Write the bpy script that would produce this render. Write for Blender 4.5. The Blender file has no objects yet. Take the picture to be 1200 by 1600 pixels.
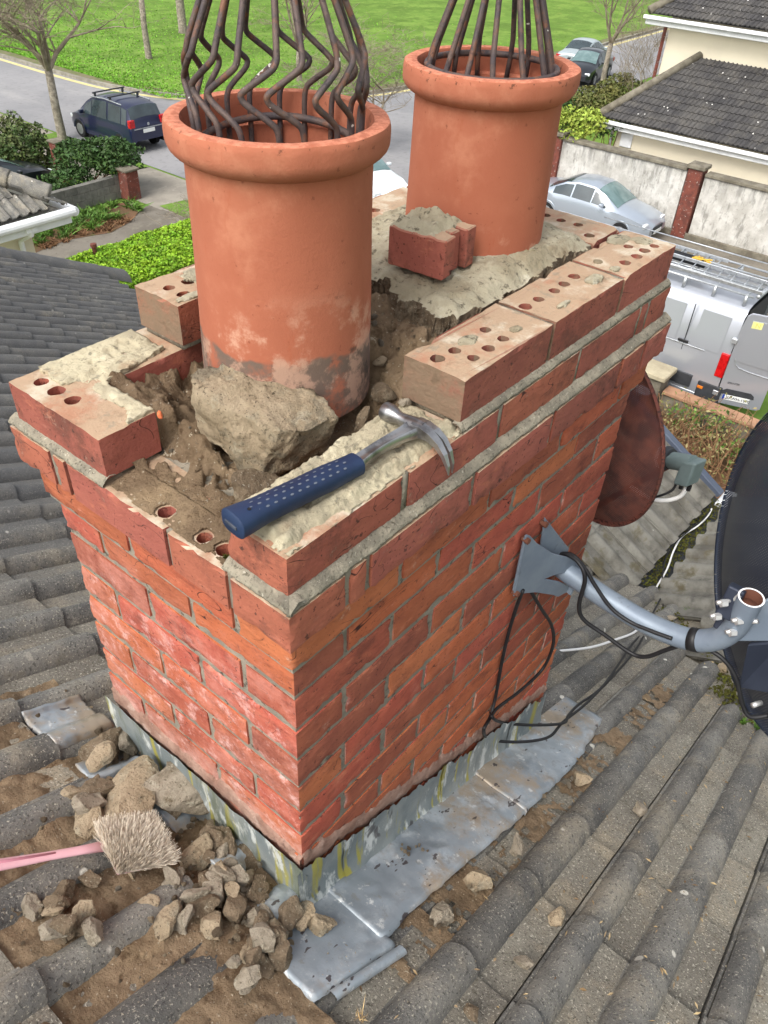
import bpy, bmesh, math, random
import numpy as np
from mathutils import Vector, Matrix, noise
from math import sin, cos, pi, radians, sqrt, atan2, hypot

# ------------------------------------------------------------------ scene, camera, light
S = bpy.context.scene
COL = S.collection
rnd = random.Random(7)
CAM = Vector((-0.464687, -0.490513, 0.898690))
YAW, PITCH, ROLL, FOC = 0.671, -0.7232, 0.0464, 1238.58
PX, PY = 579.863, 841.739
cy_, sy_, cp_, sp_ = cos(YAW), sin(YAW), cos(PITCH), sin(PITCH)
cf = Vector((cy_*cp_, sy_*cp_, sp_)); cr0 = Vector((sy_, -cy_, 0)); cu0 = cr0.cross(cf)
cr = cr0*cos(ROLL) + cu0*sin(ROLL); cu = -cr0*sin(ROLL) + cu0*cos(ROLL)
cam = bpy.data.cameras.new('camera'); camo = bpy.data.objects.new('camera', cam); COL.objects.link(camo)
m = Matrix.Identity(4)
for i in range(3):
    m[i][0] = cr[i]; m[i][1] = cu[i]; m[i][2] = -cf[i]; m[i][3] = CAM[i]
camo.matrix_world = m
cam.sensor_fit = 'VERTICAL'; cam.sensor_height = 36.0; cam.lens = FOC/1600*36
cam.shift_x = (600-PX)/1600; cam.shift_y = (PY-800)/1600
cam.clip_start = 0.02; cam.clip_end = 2000
S.camera = camo
S.render.resolution_x = 768; S.render.resolution_y = 1024

SUN_EL, SUN_AZ = radians(50), radians(180)      # azimuth of the direction towards the sun, from +x
w = bpy.data.worlds.new("World"); S.world = w; w.use_nodes = True
nt = w.node_tree; bg = nt.nodes['Background']
sky = nt.nodes.new('ShaderNodeTexSky'); sky.sky_type = 'NISHITA'; sky.sun_disc = False
sky.sun_elevation = SUN_EL; sky.sun_rotation = pi/2 - SUN_AZ; sky.dust_density = 5; sky.air_density = 1.2
hs = nt.nodes.new('ShaderNodeHueSaturation'); hs.inputs['Saturation'].default_value = 0.30
nt.links.new(sky.outputs[0], hs.inputs['Color']); nt.links.new(hs.outputs[0], bg.inputs['Color'])
bg.inputs['Strength'].default_value = 0.15
sl = bpy.data.lights.new('sun', 'SUN'); sl.energy = 1.0; sl.angle = radians(30); sl.color = (1, .965, .91)
so = bpy.data.objects.new('sun', sl); COL.objects.link(so)
sd = Vector((cos(SUN_EL)*cos(SUN_AZ), cos(SUN_EL)*sin(SUN_AZ), sin(SUN_EL)))
so.rotation_euler = sd.to_track_quat('Z', 'Y').to_euler()
S.view_settings.view_transform = 'Standard'; S.view_settings.look = 'None'
S.view_settings.exposure = 0.80; S.view_settings.gamma = 1

# ------------------------------------------------------------------ layout helpers
def ray(x, y): return cf + cr*((x-PX)/FOC) - cu*((y-PY)/FOC)
def at(x, y, n, d):
    n = Vector(n); r = ray(x, y); t = (d - CAM.dot(n))/r.dot(n); return CAM + r*t
def atz(x, y, z): return at(x, y, (0, 0, 1), z)
def atx(x, y, X): return at(x, y, (1, 0, 0), X)
def aty(x, y, Y): return at(x, y, (0, 1, 0), Y)
RS, RZ = 0.47, -0.635                    # our roof: z = RZ - RS*x
def roofz(x): return RZ - RS*x
def atr(x, y, off=0.0): return at(x, y, (RS, 0, 1), RZ+off)
def fr(x, y, z=0., s=1., o=4): return noise.fractal(Vector((x*s, y*s, z*s)), 1.0, 2.0, o)
def ss(a, b, x):
    t = min(1, max(0, (x-a)/(b-a))); return t*t*(3-2*t)

def L(r, g, b, k=1.0):
    def f(c):
        c /= 255.; return (c/12.92 if c < .04045 else ((c+.055)/1.055)**2.4)*k
    return (f(r), f(g), f(b), 1)

class MB:
    def __init__(s): s.v = []; s.f = []; s.fm = []
    def add(s, vs, fs):
        o = len(s.v); s.v += [tuple(v) for v in vs]; s.f += [tuple(i+o for i in f) for f in fs]
    def box(s, a, b, j=0., rot=None):
        (x0, y0, z0), (x1, y1, z1) = a, b
        vs = [(x0,y0,z0),(x1,y0,z0),(x1,y1,z0),(x0,y1,z0),(x0,y0,z1),(x1,y0,z1),(x1,y1,z1),(x0,y1,z1)]
        if j: vs = [(x+rnd.uniform(-j,j), y+rnd.uniform(-j,j), z+rnd.uniform(-j,j)) for x,y,z in vs]
        if rot: vs = [rot(Vector(v)) for v in vs]
        s.add(vs, [(0,3,2,1),(4,5,6,7),(0,1,5,4),(1,2,6,5),(2,3,7,6),(3,0,4,7)])
    def obox(s, c, ax, ay, az, hx, hy, hz):
        c = Vector(c); ax, ay, az = Vector(ax).normalized(), Vector(ay).normalized(), Vector(az).normalized()
        vs = [c+ax*hx*i+ay*hy*j+az*hz*k for k in (-1,1) for i,j in ((-1,-1),(1,-1),(1,1),(-1,1))]
        s.add(vs, [(0,3,2,1),(4,5,6,7),(0,1,5,4),(1,2,6,5),(2,3,7,6),(3,0,4,7)])
    def tube(s, pts, r, n=8, caps=True, flat=1.0):
        pts = [Vector(p) for p in pts]; k = len(pts)
        rs = r if isinstance(r, (list, tuple)) else [r]*k
        up = None; o = len(s.v)
        for i, p in enumerate(pts):
            t = (pts[min(i+1, k-1)] - pts[max(i-1, 0)])
            if t.length < 1e-9: t = Vector((0,0,1))
            t.normalize()
            if up is None:
                up = Vector((0,0,1)) if abs(t.z) < .9 else Vector((1,0,0))
            a = t.cross(up); 
            if a.length < 1e-4: a = t.cross(Vector((1,.3,0)))
            a.normalize(); b = a.cross(t); up = b
            for q in range(n):
                th = 2*pi*q/n
                s.v.append(tuple(p + (a*cos(th) + b*sin(th)*flat)*rs[i]))
        for i in range(k-1):
            for q in range(n):
                s.f.append((o+i*n+q, o+i*n+(q+1)%n, o+(i+1)*n+(q+1)%n, o+(i+1)*n+q))
        if caps:
            s.f.append(tuple(o+q for q in range(n))[::-1]); s.f.append(tuple(o+(k-1)*n+q for q in range(n)))
    def lathe(s, prof, c=(0,0,0), n=64, wob=0.):
        o = len(s.v); k = len(prof)
        for i, (r, z) in enumerate(prof):
            for q in range(n):
                th = 2*pi*q/n
                rr = r
                if wob: rr += wob*fr(cos(th)*2+c[0]*9, sin(th)*2, z*14, 1.5)
                s.v.append((c[0]+rr*cos(th), c[1]+rr*sin(th), c[2]+z))
        for i in range(k-1):
            for q in range(n):
                s.f.append((o+i*n+q, o+i*n+(q+1)%n, o+(i+1)*n+(q+1)%n, o+(i+1)*n+q))
    def grid(s, P, close=False):
        h = len(P); wd = len(P[0]); o = len(s.v)
        for row in P:
            for p in row: s.v.append(tuple(p))
        for i in range(h-1):
            for j in range(wd-1):
                a = o+i*wd+j; s.f.append((a, a+1, a+wd+1, a+wd))
    def prism(s, poly, z0, z1):
        n = len(poly)
        s.add([(x,y,z0) for x,y in poly]+[(x,y,z1) for x,y in poly],
              [tuple(range(n))[::-1], tuple(range(n,2*n))]+[(i,(i+1)%n,n+(i+1)%n,n+i) for i in range(n)])
    def build(s, name, mat, parent=None, loc=None, smooth=False, bevel=0., seg=1, auto=None, sub=0):
        me = bpy.data.meshes.new(name)
        o = bpy.data.objects.new(name, me)
        if loc is None and parent is not None:
            acc = Vector((0,0,0)); q_ = parent
            while q_ is not None:
                if q_.parent is None and '_w' in q_: acc += Vector(q_['_w'])
                else: acc += q_.location
                q_ = q_.parent
            loc = acc
        lv = Vector(loc) if loc is not None else Vector((0,0,0))
        me.from_pydata([tuple(Vector(v)-lv) for v in s.v] if lv.length else s.v, [], s.f)
        me.validate(); me.update()
        if s.fm and len(s.fm) == len(me.polygons): me.polygons.foreach_set('material_index', s.fm)
        if isinstance(mat, (list, tuple)):
            for q in mat: me.materials.append(q)
        elif mat: me.materials.append(mat)
        COL.objects.link(o)
        if parent is not None: o.parent = parent
        else: o.location = lv
        if smooth:
            me.polygons.foreach_set('use_smooth', [True]*len(me.polygons))
        if auto is not None:
            bm = bmesh.new(); bm.from_mesh(me)
            for e in bm.edges:
                e.smooth = not (len(e.link_faces) == 2 and e.calc_face_angle(0) > radians(auto))
            for f in bm.faces: f.smooth = True
            bm.to_mesh(me); bm.free()
        if bevel:
            mo = o.modifiers.new('bevel', 'BEVEL'); mo.width = bevel; mo.segments = seg; mo.limit_method = 'ANGLE'; mo.angle_limit = radians(40)
        if sub:
            mo = o.modifiers.new('sub', 'SUBSURF'); mo.levels = sub; mo.render_levels = sub
        return o

def thing(name, label, cat, loc=(0,0,0), group=None):
    o = bpy.data.objects.new(name, None); COL.objects.link(o); o.location = loc
    o.empty_display_size = .1
    o['_w'] = list(loc); o['label'] = label; o['category'] = cat
    if group: o['group'] = group
    return o
def tag(o, label, cat, group=None, kind=None):
    if label: o['label'] = label
    if cat: o['category'] = cat
    if group: o['group'] = group
    if kind: o['kind'] = kind
    return o
def struct(o): o['kind'] = 'structure'; return o
def copy_tree(o, parent=None):
    c = o.copy(); COL.objects.link(c)
    if parent is not None: c.parent = parent
    for ch in list(o.children): copy_tree(ch, c)
    return c

# ------------------------------------------------------------------ materials
def mat(name, base, base2=None, s=6., rough=.85, bump=.3, bs=70., bd=.004, ov=(), island=0., metal=0., spec=.4, stretch=None, coat=0., bump2=None, vor=False):
    """procedural surface: two tone noise + list of overlays (stains, specks) + bump"""
    M = bpy.data.materials.new(name); M.use_nodes = True
    N = M.node_tree; nd = N.nodes; lk = N.links
    P = nd['Principled BSDF']
    tc = nd.new('ShaderNodeTexCoord'); co = tc.outputs['Object']
    if stretch:
        mp = nd.new('ShaderNodeMapping'); mp.inputs['Scale'].default_value = stretch
        lk.new(co, mp.inputs['Vector']); cs = mp.outputs[0]
    else: cs = co
    def noi(scale, det=5, vec=None, r=.6, dist=0.):
        n = nd.new('ShaderNodeTexNoise'); n.inputs['Scale'].default_value = scale; n.inputs['Detail'].default_value = det
        n.inputs['Roughness'].default_value = r; n.inputs['Distortion'].default_value = dist
        lk.new(vec or cs, n.inputs['Vector']); return n.outputs['Fac']
    def rng(v, a, b, x=0., y=1.):
        n = nd.new('ShaderNodeMapRange'); n.interpolation_type = 'SMOOTHSTEP'
        n.inputs['From Min'].default_value = a; n.inputs['From Max'].default_value = b
        n.inputs['To Min'].default_value = x; n.inputs['To Max'].default_value = y
        lk.new(v, n.inputs['Value']); return n.outputs['Result']
    def mul(a, b):
        n = nd.new('ShaderNodeMath'); n.operation = 'MULTIPLY'; lk.new(a, n.inputs[0])
        if isinstance(b, float): n.inputs[1].default_value = b
        else: lk.new(b, n.inputs[1])
        return n.outputs[0]
    def mix(f, a, b):
        n = nd.new('ShaderNodeMixRGB')
        if isinstance(f, float): n.inputs[0].default_value = f
        else: lk.new(f, n.inputs[0])
        for i, q in ((1, a), (2, b)):
            if isinstance(q, tuple): n.inputs[i].default_value = q
            else: lk.new(q, n.inputs[i])
        return n.outputs[0]
    c = base
    if base2 is not None: c = mix(rng(noi(s), .35, .65), base, base2)
    geo = None
    if island:
        geo = nd.new('ShaderNodeNewGeometry')
        if isinstance(island, (list, tuple)):
            rp = nd.new('ShaderNodeValToRGB'); rp.color_ramp.interpolation = 'CONSTANT'
            els = rp.color_ramp.elements
            k = len(island)
            els[0].color = island[0]; els[0].position = 0
            els[1].color = island[1]; els[1].position = 1./k
            for q in range(2, k):
                e = els.new(q/k); e.color = island[q]
            lk.new(geo.outputs['Random Per Island'], rp.inputs[0])
            c = mix(.64, c, rp.outputs[0])
        else:
            h = nd.new('ShaderNodeHueSaturation')
            lk.new(rng(geo.outputs['Random Per Island'], 0, 1, 1-island, 1+island), h.inputs['Value'])
            lk.new(rng(mul(geo.outputs['Random Per Island'], 7.31), 0, 7.31, .5-island*.03, .5+island*.03), h.inputs['Hue'])
            if isinstance(c, tuple): h.inputs['Color'].default_value = c
            else: lk.new(c, h.inputs['Color'])
            c = h.outputs[0]
    sepo = None; sepn = None
    for o in ov:
        vec = cs
        if 'st' in o:
            mp = nd.new('ShaderNodeMapping'); mp.inputs['Scale'].default_value = o['st']; lk.new(co, mp.inputs['Vector']); vec = mp.outputs[0]
        if o.get('k') == 'v':
            vn = nd.new('ShaderNodeTexVoronoi'); vn.inputs['Scale'].default_value = o['s']; lk.new(vec, vn.inputs['Vector'])
            mk = rng(vn.outputs['Distance'], o['hi'], o['lo'])
            if 'p' in o:      # keep only some of the cells
                sc = nd.new('ShaderNodeSeparateColor'); lk.new(vn.outputs['Color'], sc.inputs[0]); mk = mul(mk, rng(sc.outputs[0], 1-o['p'], 1-o['p']+.01))
        elif o.get('k') == 'c':   # thin crease lines
            nn = noi(o['s'], 2, vec, .5, o.get('dist', .6))
            ab = nd.new('ShaderNodeMath'); ab.operation = 'SUBTRACT'; ab.inputs[1].default_value = .5; lk.new(nn, ab.inputs[0])
            a2 = nd.new('ShaderNodeMath'); a2.operation = 'ABSOLUTE'; lk.new(ab.outputs[0], a2.inputs[0])
            mk = rng(a2.outputs[0], o['hi'], o['lo'])
            mk = mul(mk, rng(noi(o['s']*1.7, 2, vec), .5, .56))
        else:
            mk = rng(noi(o['s'], o.get('d', 6), vec, o.get('r', .65)), o['lo'], o['hi'])
        if 'ax' in o:
            if sepo is None: sepo = nd.new('ShaderNodeSeparateXYZ'); lk.new(co, sepo.inputs[0])
            q, a, b = o['ax']
            src = sepo.outputs[q]
            if o.get('wob'):
                ad = nd.new('ShaderNodeMath'); ad.operation = 'ADD'; lk.new(src, ad.inputs[0]); lk.new(rng(noi(o.get('ws', 12.), 4, co), .2, .8, -o['wob'], o['wob']), ad.inputs[1]); src = ad.outputs[0]
            mk = mul(mk, rng(src, a, b) if a < b else rng(src, b, a, 1., 0.))
        if 'nr' in o:
            if sepn is None:
                g2 = nd.new('ShaderNodeNewGeometry'); sepn = nd.new('ShaderNodeSeparateXYZ'); lk.new(g2.outputs['Normal'], sepn.inputs[0])
            q, a, b = o['nr']; mk = mul(mk, rng(sepn.outputs[q], a, b) if a < b else rng(sepn.outputs[q], b, a, 1., 0.))
        if 'a' in o: mk = mul(mk, float(o['a']))
        c = mix(mk, c, o['c'])
    if isinstance(c, tuple): P.inputs['Base Color'].default_value = c
    else: lk.new(c, P.inputs['Base Color'])
    P.inputs['Roughness'].default_value = rough; P.inputs['Metallic'].default_value = metal
    P.inputs['Specular IOR Level'].default_value = spec
    if coat: P.inputs['Coat Weight'].default_value = coat; P.inputs['Coat Roughness'].default_value = .08
    if bump:
        b = nd.new('ShaderNodeBump'); b.inputs['Strength'].default_value = bump; b.inputs['Distance'].default_value = bd
        lk.new(noi(bs, 8, r=.7), b.inputs['Height']); last = b
        if bump2:
            b2 = nd.new('ShaderNodeBump'); b2.inputs['Strength'].default_value = bump2[0]; b2.inputs['Distance'].default_value = bump2[2]
            mp = nd.new('ShaderNodeMapping'); mp.inputs['Scale'].default_value = bump2[3] if len(bump2) > 3 else (1,1,1); lk.new(co, mp.inputs['Vector'])
            lk.new(noi(bump2[1], 3, mp.outputs[0]), b2.inputs['Height']); lk.new(b.outputs[0], b2.inputs['Normal']); last = b2
        lk.new(last.outputs[0], P.inputs['Normal'])
    return M

BR = [L(168,90,69), L(192,108,66), L(155,90,66), L(198,120,75), L(181,90,71), L(142,84,66), L(190,103,71), L(170,99,64), L(183,92,75)]
pink = L(212,150,146)
scr = dict(c=L(205,140,120), s=14, lo=.60, hi=.74, d=8, r=.75, st=(1,1,3.5), a=.45)
crease = dict(k='c', c=L(62,34,28), s=5.5, lo=.001, hi=.0045, st=(1,1,2.2), dist=1.2)
speck = dict(c=L(70,34,28), s=150, lo=.64, hi=.70, d=2, a=.7)
m_brick = mat('brick', L(140,66,52), L(176,96,70), s=18, rough=.92, bump=.8, bs=120, bd=.003, island=BR, ov=(
    dict(c=L(106,58,48), s=10, lo=.50, hi=.66, d=10, r=.77, a=.7, st=(1,1,2)), dict(c=L(196,122,92), s=15, lo=.53, hi=.68, d=10, r=.77, a=.65, st=(1,1,2.5)), dict(c=L(206,168,146), s=24, lo=.61, hi=.70, d=9, r=.76, a=.5), dict(c=L(56,36,32), s=75, lo=.66, hi=.70, d=3, a=.7), scr, crease, speck,
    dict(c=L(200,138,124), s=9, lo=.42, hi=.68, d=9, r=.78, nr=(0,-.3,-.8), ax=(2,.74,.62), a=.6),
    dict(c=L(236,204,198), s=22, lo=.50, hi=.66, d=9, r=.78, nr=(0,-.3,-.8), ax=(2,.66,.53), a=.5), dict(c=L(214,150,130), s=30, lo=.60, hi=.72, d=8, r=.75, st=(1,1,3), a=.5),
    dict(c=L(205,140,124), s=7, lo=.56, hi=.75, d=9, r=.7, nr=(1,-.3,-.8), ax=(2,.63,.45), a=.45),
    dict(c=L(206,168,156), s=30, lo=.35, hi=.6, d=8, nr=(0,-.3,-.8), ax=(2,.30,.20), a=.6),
    ), bump2=(.5, 26, .004, (1,1,4)))
m_brickd = mat('weathered_brick', L(136,66,54), L(160,88,70), s=16, rough=.94, bump=.9, bs=110, bd=.003, island=[L(159,92,75), L(140,86,73), L(170,103,79), L(149,88,75), L(164,97,84)], ov=(
    dict(c=L(92,58,48), s=9, lo=.48, hi=.66, d=10, r=.76, a=.75), dict(c=L(186,112,86), s=13, lo=.54, hi=.68, d=10, r=.76, st=(1,1,2.2), a=.7), dict(c=L(196,160,140), s=18, lo=.60, hi=.70, d=9, r=.76, a=.55), scr, crease, speck, dict(c=L(52,36,32), s=60, lo=.65, hi=.69, d=3, a=.7),
    dict(c=L(172,148,122), s=5, lo=.10, hi=.34, d=8, nr=(2,.6,.9), a=.95),
    dict(c=L(168,114,88), s=9, lo=.50, hi=.64, d=10, r=.72, nr=(2,.6,.9), a=.7), dict(c=L(120,100,78), s=17, lo=.54, hi=.66, d=9, r=.75, nr=(2,.6,.9), a=.6), dict(c=L(204,196,176), s=13, lo=.50, hi=.66, d=9, nr=(2,.6,.9), a=.7),
    dict(c=L(140,130,112), s=30, lo=.58, hi=.68, d=6, nr=(2,.6,.9), a=.7),
    dict(c=L(124,108,88), s=9, lo=.30, hi=.56, d=9, r=.75, nr=(0,-.6,-.95), ax=(2,.944,.952), a=.85), dict(c=L(96,80,62), s=22, lo=.52, hi=.64, d=8, nr=(0,-.6,-.95), ax=(2,.944,.952), a=.6),
    ), bump2=(.5, 18, .005, (1,1,2.5)))
m_topbrick = mat('sandy_brick_top', L(164,136,110), L(158,116,90), s=11, rough=.95, bump=.6, bs=140, bd=.003, ov=(
    dict(c=L(178,112,84), s=9, lo=.54, hi=.70, d=8, a=.6),
    dict(c=L(206,196,174), s=15, lo=.54, hi=.68, d=9, a=.7),
    dict(c=L(110,92,72), s=40, lo=.62, hi=.70, d=6, a=.7)))
m_mortar = mat('grey_mortar', L(128,122,108), L(160,152,134), s=30, rough=.97, bump=1., bs=230, bd=.004, ov=(
    dict(c=L(84,78,66), s=190, lo=.54, hi=.64, d=6, a=.75), dict(c=L(198,192,174), s=150, lo=.62, hi=.72, d=3, a=.8),
    dict(c=L(84,86,54), s=12, lo=.62, hi=.76, a=.35)))
m_joint = mat('joint_mortar', L(128,122,109), L(156,148,132), s=30, rough=.97, bump=.9, bs=200, bd=.004, ov=(
    dict(c=L(70,66,58), s=60, lo=.54, hi=.66, d=6, a=.9),))
m_bed = mat('pale_lime_mortar', L(190,180,152), L(166,156,132), s=9, rough=.97, bump=.9, bs=120, bd=.005, ov=(
    dict(c=L(214,206,178), s=14, lo=.5, hi=.7, d=8, a=.8), dict(c=L(96,92,80), s=70, lo=.56, hi=.66, d=5, a=.6),
    dict(c=L(150,116,86), s=11, lo=.56, hi=.72, a=.6)))
m_flaunch = mat('cement_flaunching', L(180,172,148), L(150,140,116), s=12, rough=.97, bump=1., bs=90, bd=.007, ov=(
    dict(c=L(92,84,68), s=70, lo=.55, hi=.64, d=7, a=.85), dict(c=L(120,100,74), s=7, lo=.54, hi=.68, d=8, a=.6), dict(c=L(208,204,184), s=22, lo=.56, hi=.72, d=8, a=.7),
    dict(c=L(126,122,62), s=9, lo=.64, hi=.74, a=.45)))
m_dirt = mat('sandy_dirt', L(152,131,106), L(122,103,82), s=11, rough=1., bump=1., bs=110, bd=.011, spec=.1, ov=(
    dict(c=L(164,142,112), s=6, lo=.5, hi=.7, a=.8), dict(c=L(84,64,46), s=38, lo=.56, hi=.68, d=7, a=.7), dict(c=L(190,178,156), s=120, lo=.66, hi=.72, d=2)))
m_lump = mat('mortar_lump', L(184,166,140), L(154,136,110), s=13, rough=1., bump=1., bs=120, bd=.012, spec=.2, ov=(
    dict(c=L(210,200,176), s=26, lo=.50, hi=.64, d=10, r=.78, a=.75), dict(c=L(104,88,66), s=52, lo=.54, hi=.64, d=9, r=.78, a=.75), dict(c=L(126,118,102), s=9, lo=.52, hi=.64, d=9, r=.72, a=.7), dict(c=L(76,66,52), s=170, lo=.61, hi=.67, d=3, a=.8)))
m_rub = mat('rubble_mortar', L(138,121,100), L(108,93,75), s=18, rough=1., bump=1., bs=130, bd=.012, spec=.2, ov=(
    dict(c=L(176,162,138), s=30, lo=.50, hi=.64, d=10, r=.78, a=.8), dict(c=L(72,62,50), s=60, lo=.53, hi=.63, d=9, r=.78, a=.75), dict(c=L(196,188,168), s=200, lo=.62, hi=.68, d=3, a=.7)))
m_rubpale = mat('pale_mortar_chip', L(166,155,138), L(134,123,106), s=22, rough=1., bump=1., bs=130, bd=.010, spec=.2, ov=(
    dict(c=L(196,188,168), s=34, lo=.52, hi=.64, d=9, r=.76, a=.7), dict(c=L(84,74,58), s=120, lo=.60, hi=.66, d=4, a=.7),
    dict(c=L(112,98,76), s=45, lo=.56, hi=.68, d=7, a=.6),))
m_terra = mat('terracotta', L(162,94,70), L(172,104,79), s=5, rough=.95, bump=.35, bs=190, bd=.002, bump2=(.10, 16, .003, (1,1,5)), ov=(
    dict(c=L(196,134,106), s=6, lo=.50, hi=.70, d=10, r=.72, a=.6), dict(c=L(140,76,52), s=5, lo=.55, hi=.72, d=9, r=.7, st=(1,1,.35), a=.5), dict(c=L(120,66,48), s=70, lo=.66, hi=.70, d=4, a=.6), dict(c=L(160,82,52), s=38, lo=.60, hi=.72, d=5, a=.35, st=(1,1,.3)),
    dict(c=L(60,40,30), s=120, lo=.58, hi=.64, d=6, ax=(2,.350,.358), wob=.010, a=.7), dict(c=L(206,134,106), s=90, lo=.40, hi=.60, d=6, nr=(2,.6,.95), a=.7),
    dict(c=L(206,160,134), s=16, lo=.54, hi=.66, d=7, ax=(2,.17,.11), a=.6)))
m_terrad = mat('terracotta_dirty', L(162,94,70), L(172,104,79), s=5, rough=.95, bump=.4, bs=190, bd=.002, bump2=(.10, 16, .003, (1,1,5)), ov=(
    dict(c=L(196,134,106), s=6, lo=.50, hi=.70, d=10, r=.72, a=.6), dict(c=L(140,76,52), s=5, lo=.55, hi=.72, d=9, r=.7, st=(1,1,.35), a=.5), dict(c=L(120,66,48), s=70, lo=.66, hi=.70, d=4, a=.6), dict(c=L(160,82,52), s=38, lo=.60, hi=.72, d=5, a=.35, st=(1,1,.3)),
    dict(c=L(80,50,38), s=120, lo=.60, hi=.67, d=6, ax=(2,.348,.358), wob=.010, a=.65), dict(c=L(206,134,106), s=90, lo=.40, hi=.60, d=6, nr=(2,.6,.95), a=.7),
    dict(c=L(210,170,146), s=10, lo=.50, hi=.62, d=9, r=.72, ax=(2,.20,.12), a=.6),
    dict(c=L(92,88,80), s=12, lo=.36, hi=.50, d=7, ax=(2,.100,.092), wob=.014, ws=9., a=.85),
    dict(c=L(176,140,120), s=20, lo=.50, hi=.60, d=8, ax=(2,.104,.09), wob=.012, a=.8), dict(c=L(60,56,50), s=9, lo=.56, hi=.62, d=6, ax=(2,.104,.096), a=.7)))
m_rust = mat('rusty_iron', L(74,66,68), L(98,82,76), s=40, rough=.62, bump=.6, bs=260, bd=.0015, metal=.25, ov=(
    dict(c=L(126,84,62), s=50, lo=.52, hi=.64, d=7, a=.7), dict(c=L(48,42,44), s=90, lo=.54, hi=.64, d=5, a=.6), dict(c=L(216,212,204), s=30, lo=.685, hi=.70, d=3)))
m_tile = mat('concrete_tile', L(104,103,100), L(130,127,120), s=7, rough=.97, bump=1., bs=150, bd=.005, spec=.25, island=.18, ov=(
    dict(c=L(172,162,142), s=4, lo=.5, hi=.66, d=10, r=.72, a=.55), dict(c=L(84,82,76), s=16, lo=.54, hi=.66, d=9, r=.72, a=.5),
    dict(c=L(150,140,122), s=9, lo=.52, hi=.72, d=9, a=.5),
    dict(c=L(72,72,72), s=5, lo=.52, hi=.7, d=8, a=.6),
    dict(c=L(62,60,57), s=150, lo=.56, hi=.63, d=5, a=.7),
    dict(c=L(190,184,168), s=200, lo=.59, hi=.66, d=3, a=.75),
    dict(k='v', c=L(218,214,202), s=16, lo=.13, hi=.18, p=.13, a=.9), dict(c=L(176,170,156), s=11, lo=.60, hi=.70, d=10, r=.76, a=.6), dict(c=L(86,87,90), s=3, lo=.2, hi=.5, d=8, ax=(1,.9,2.), a=.72)))
m_tilepan = mat('dusty_tile_pan', L(142,137,125), L(120,115,106), s=10, rough=1., bump=1., bs=150, bd=.006, spec=.2, island=.10, ov=(
    dict(c=L(176,164,142), s=5, lo=.48, hi=.66, d=10, r=.74, a=.7), dict(c=L(98,92,80), s=13, lo=.54, hi=.66, d=9, r=.74, a=.65), dict(c=L(74,70,62), s=170, lo=.56, hi=.63, d=4, a=.75),
    dict(c=L(212,205,188), s=190, lo=.58, hi=.65, d=3, a=.75), dict(c=L(94,95,97), s=3, lo=.2, hi=.5, d=8, ax=(1,.7,1.6), a=.8)))
m_tilef = mat('dark_roof_tile', L(66,65,66), L(84,82,80), s=1.2, rough=.95, bump=.3, bs=30, bd=.01, spec=.25, island=.14, ov=(
    dict(k='v', c=L(225,223,218), s=6, lo=.12, hi=.18, p=.10), dict(c=L(104,100,94), s=2.5, lo=.5, hi=.7, a=.5)))
m_tileg = mat('mossy_tile', L(126,124,116), L(94,91,84), s=7, rough=.97, bump=.8, bs=110, bd=.006, spec=.25, island=.14, ov=(
    dict(c=L(88,80,56), s=6, lo=.54, hi=.66, d=8, a=.75), dict(c=L(60,58,54), s=9, lo=.54, hi=.7, a=.6), dict(k='v', c=L(216,212,200), s=10, lo=.12, hi=.16, p=.14)))
m_lead = mat('lead_sheet', L(130,139,146), L(160,169,176), s=5, rough=.34, bump=.35, bs=60, bd=.003, metal=.15, ov=(
    dict(c=L(188,194,198), s=11, lo=.5, hi=.68, d=8, a=.7), dict(c=L(160,142,118), s=4, lo=.47, hi=.62, d=9, r=.7, a=.85),
    dict(c=L(216,218,216), s=34, lo=.60, hi=.68, d=6, a=.6), dict(c=L(70,62,64), s=16, lo=.655, hi=.668, d=3, st=(1,2.0,1), a=.9), dict(c=L(120,118,112), s=40, lo=.56, hi=.68, d=8, a=.5)))
m_leadup = mat('lead_upstand', L(118,128,130), L(146,152,150), s=7, rough=.5, bump=.35, bs=40, bd=.006, metal=.1, ov=(
    dict(c=L(168,160,66), s=9, lo=.53, hi=.60, d=3, st=(2.6,2.6,.18), a=.9), dict(c=L(214,218,214), s=22, lo=.52, hi=.60, d=7, st=(1,1,.3), a=.85),
    dict(c=L(92,98,66), s=9, lo=.50, hi=.62, d=4, st=(1.5,1.5,.3), nr=(0,-.3,-.8), a=.6), dict(c=L(74,70,72), s=18, lo=.66, hi=.70, d=3, st=(1,1,.4), a=.8)))
m_pinkm = mat('pink_mortar', L(176,144,128), L(150,116,100), s=20, rough=.98, bump=1., bs=150, bd=.006, ov=(
    dict(c=L(112,84,72), s=60, lo=.56, hi=.68, a=.7), dict(c=L(218,194,180), s=30, lo=.56, hi=.7, a=.6)))
m_steel = mat('worn_steel', L(150,150,152), L(180,180,180), s=25, rough=.32, bump=.15, bs=200, bd=.001, metal=.9, ov=(dict(c=L(96,92,92), s=20, lo=.52, hi=.66, d=7, a=.7),))
m_grip = mat('blue_rubber_grip', L(24,38,66), L(31,48,78), s=20, rough=.55, bump=.2, bs=300, bd=.0008, ov=(dict(c=L(96,98,104), s=16, lo=.66, hi=.74, a=.5),))
m_gripd = mat('grip_dimple', L(92,98,110), rough=.8, bump=0)
m_gripe = mat('grip_butt', L(26,34,50), L(70,74,84), s=60, rough=.6, bump=.4, bs=200, bd=.001)
m_black = mat('black_rubber', L(26,26,28), L(34,34,36), s=30, rough=.5, bump=.1, bs=200, bd=.0005)
m_hole = mat('clay_inside', L(120,52,34), L(92,40,28), s=30, rough=1, bump=.3)
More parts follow.
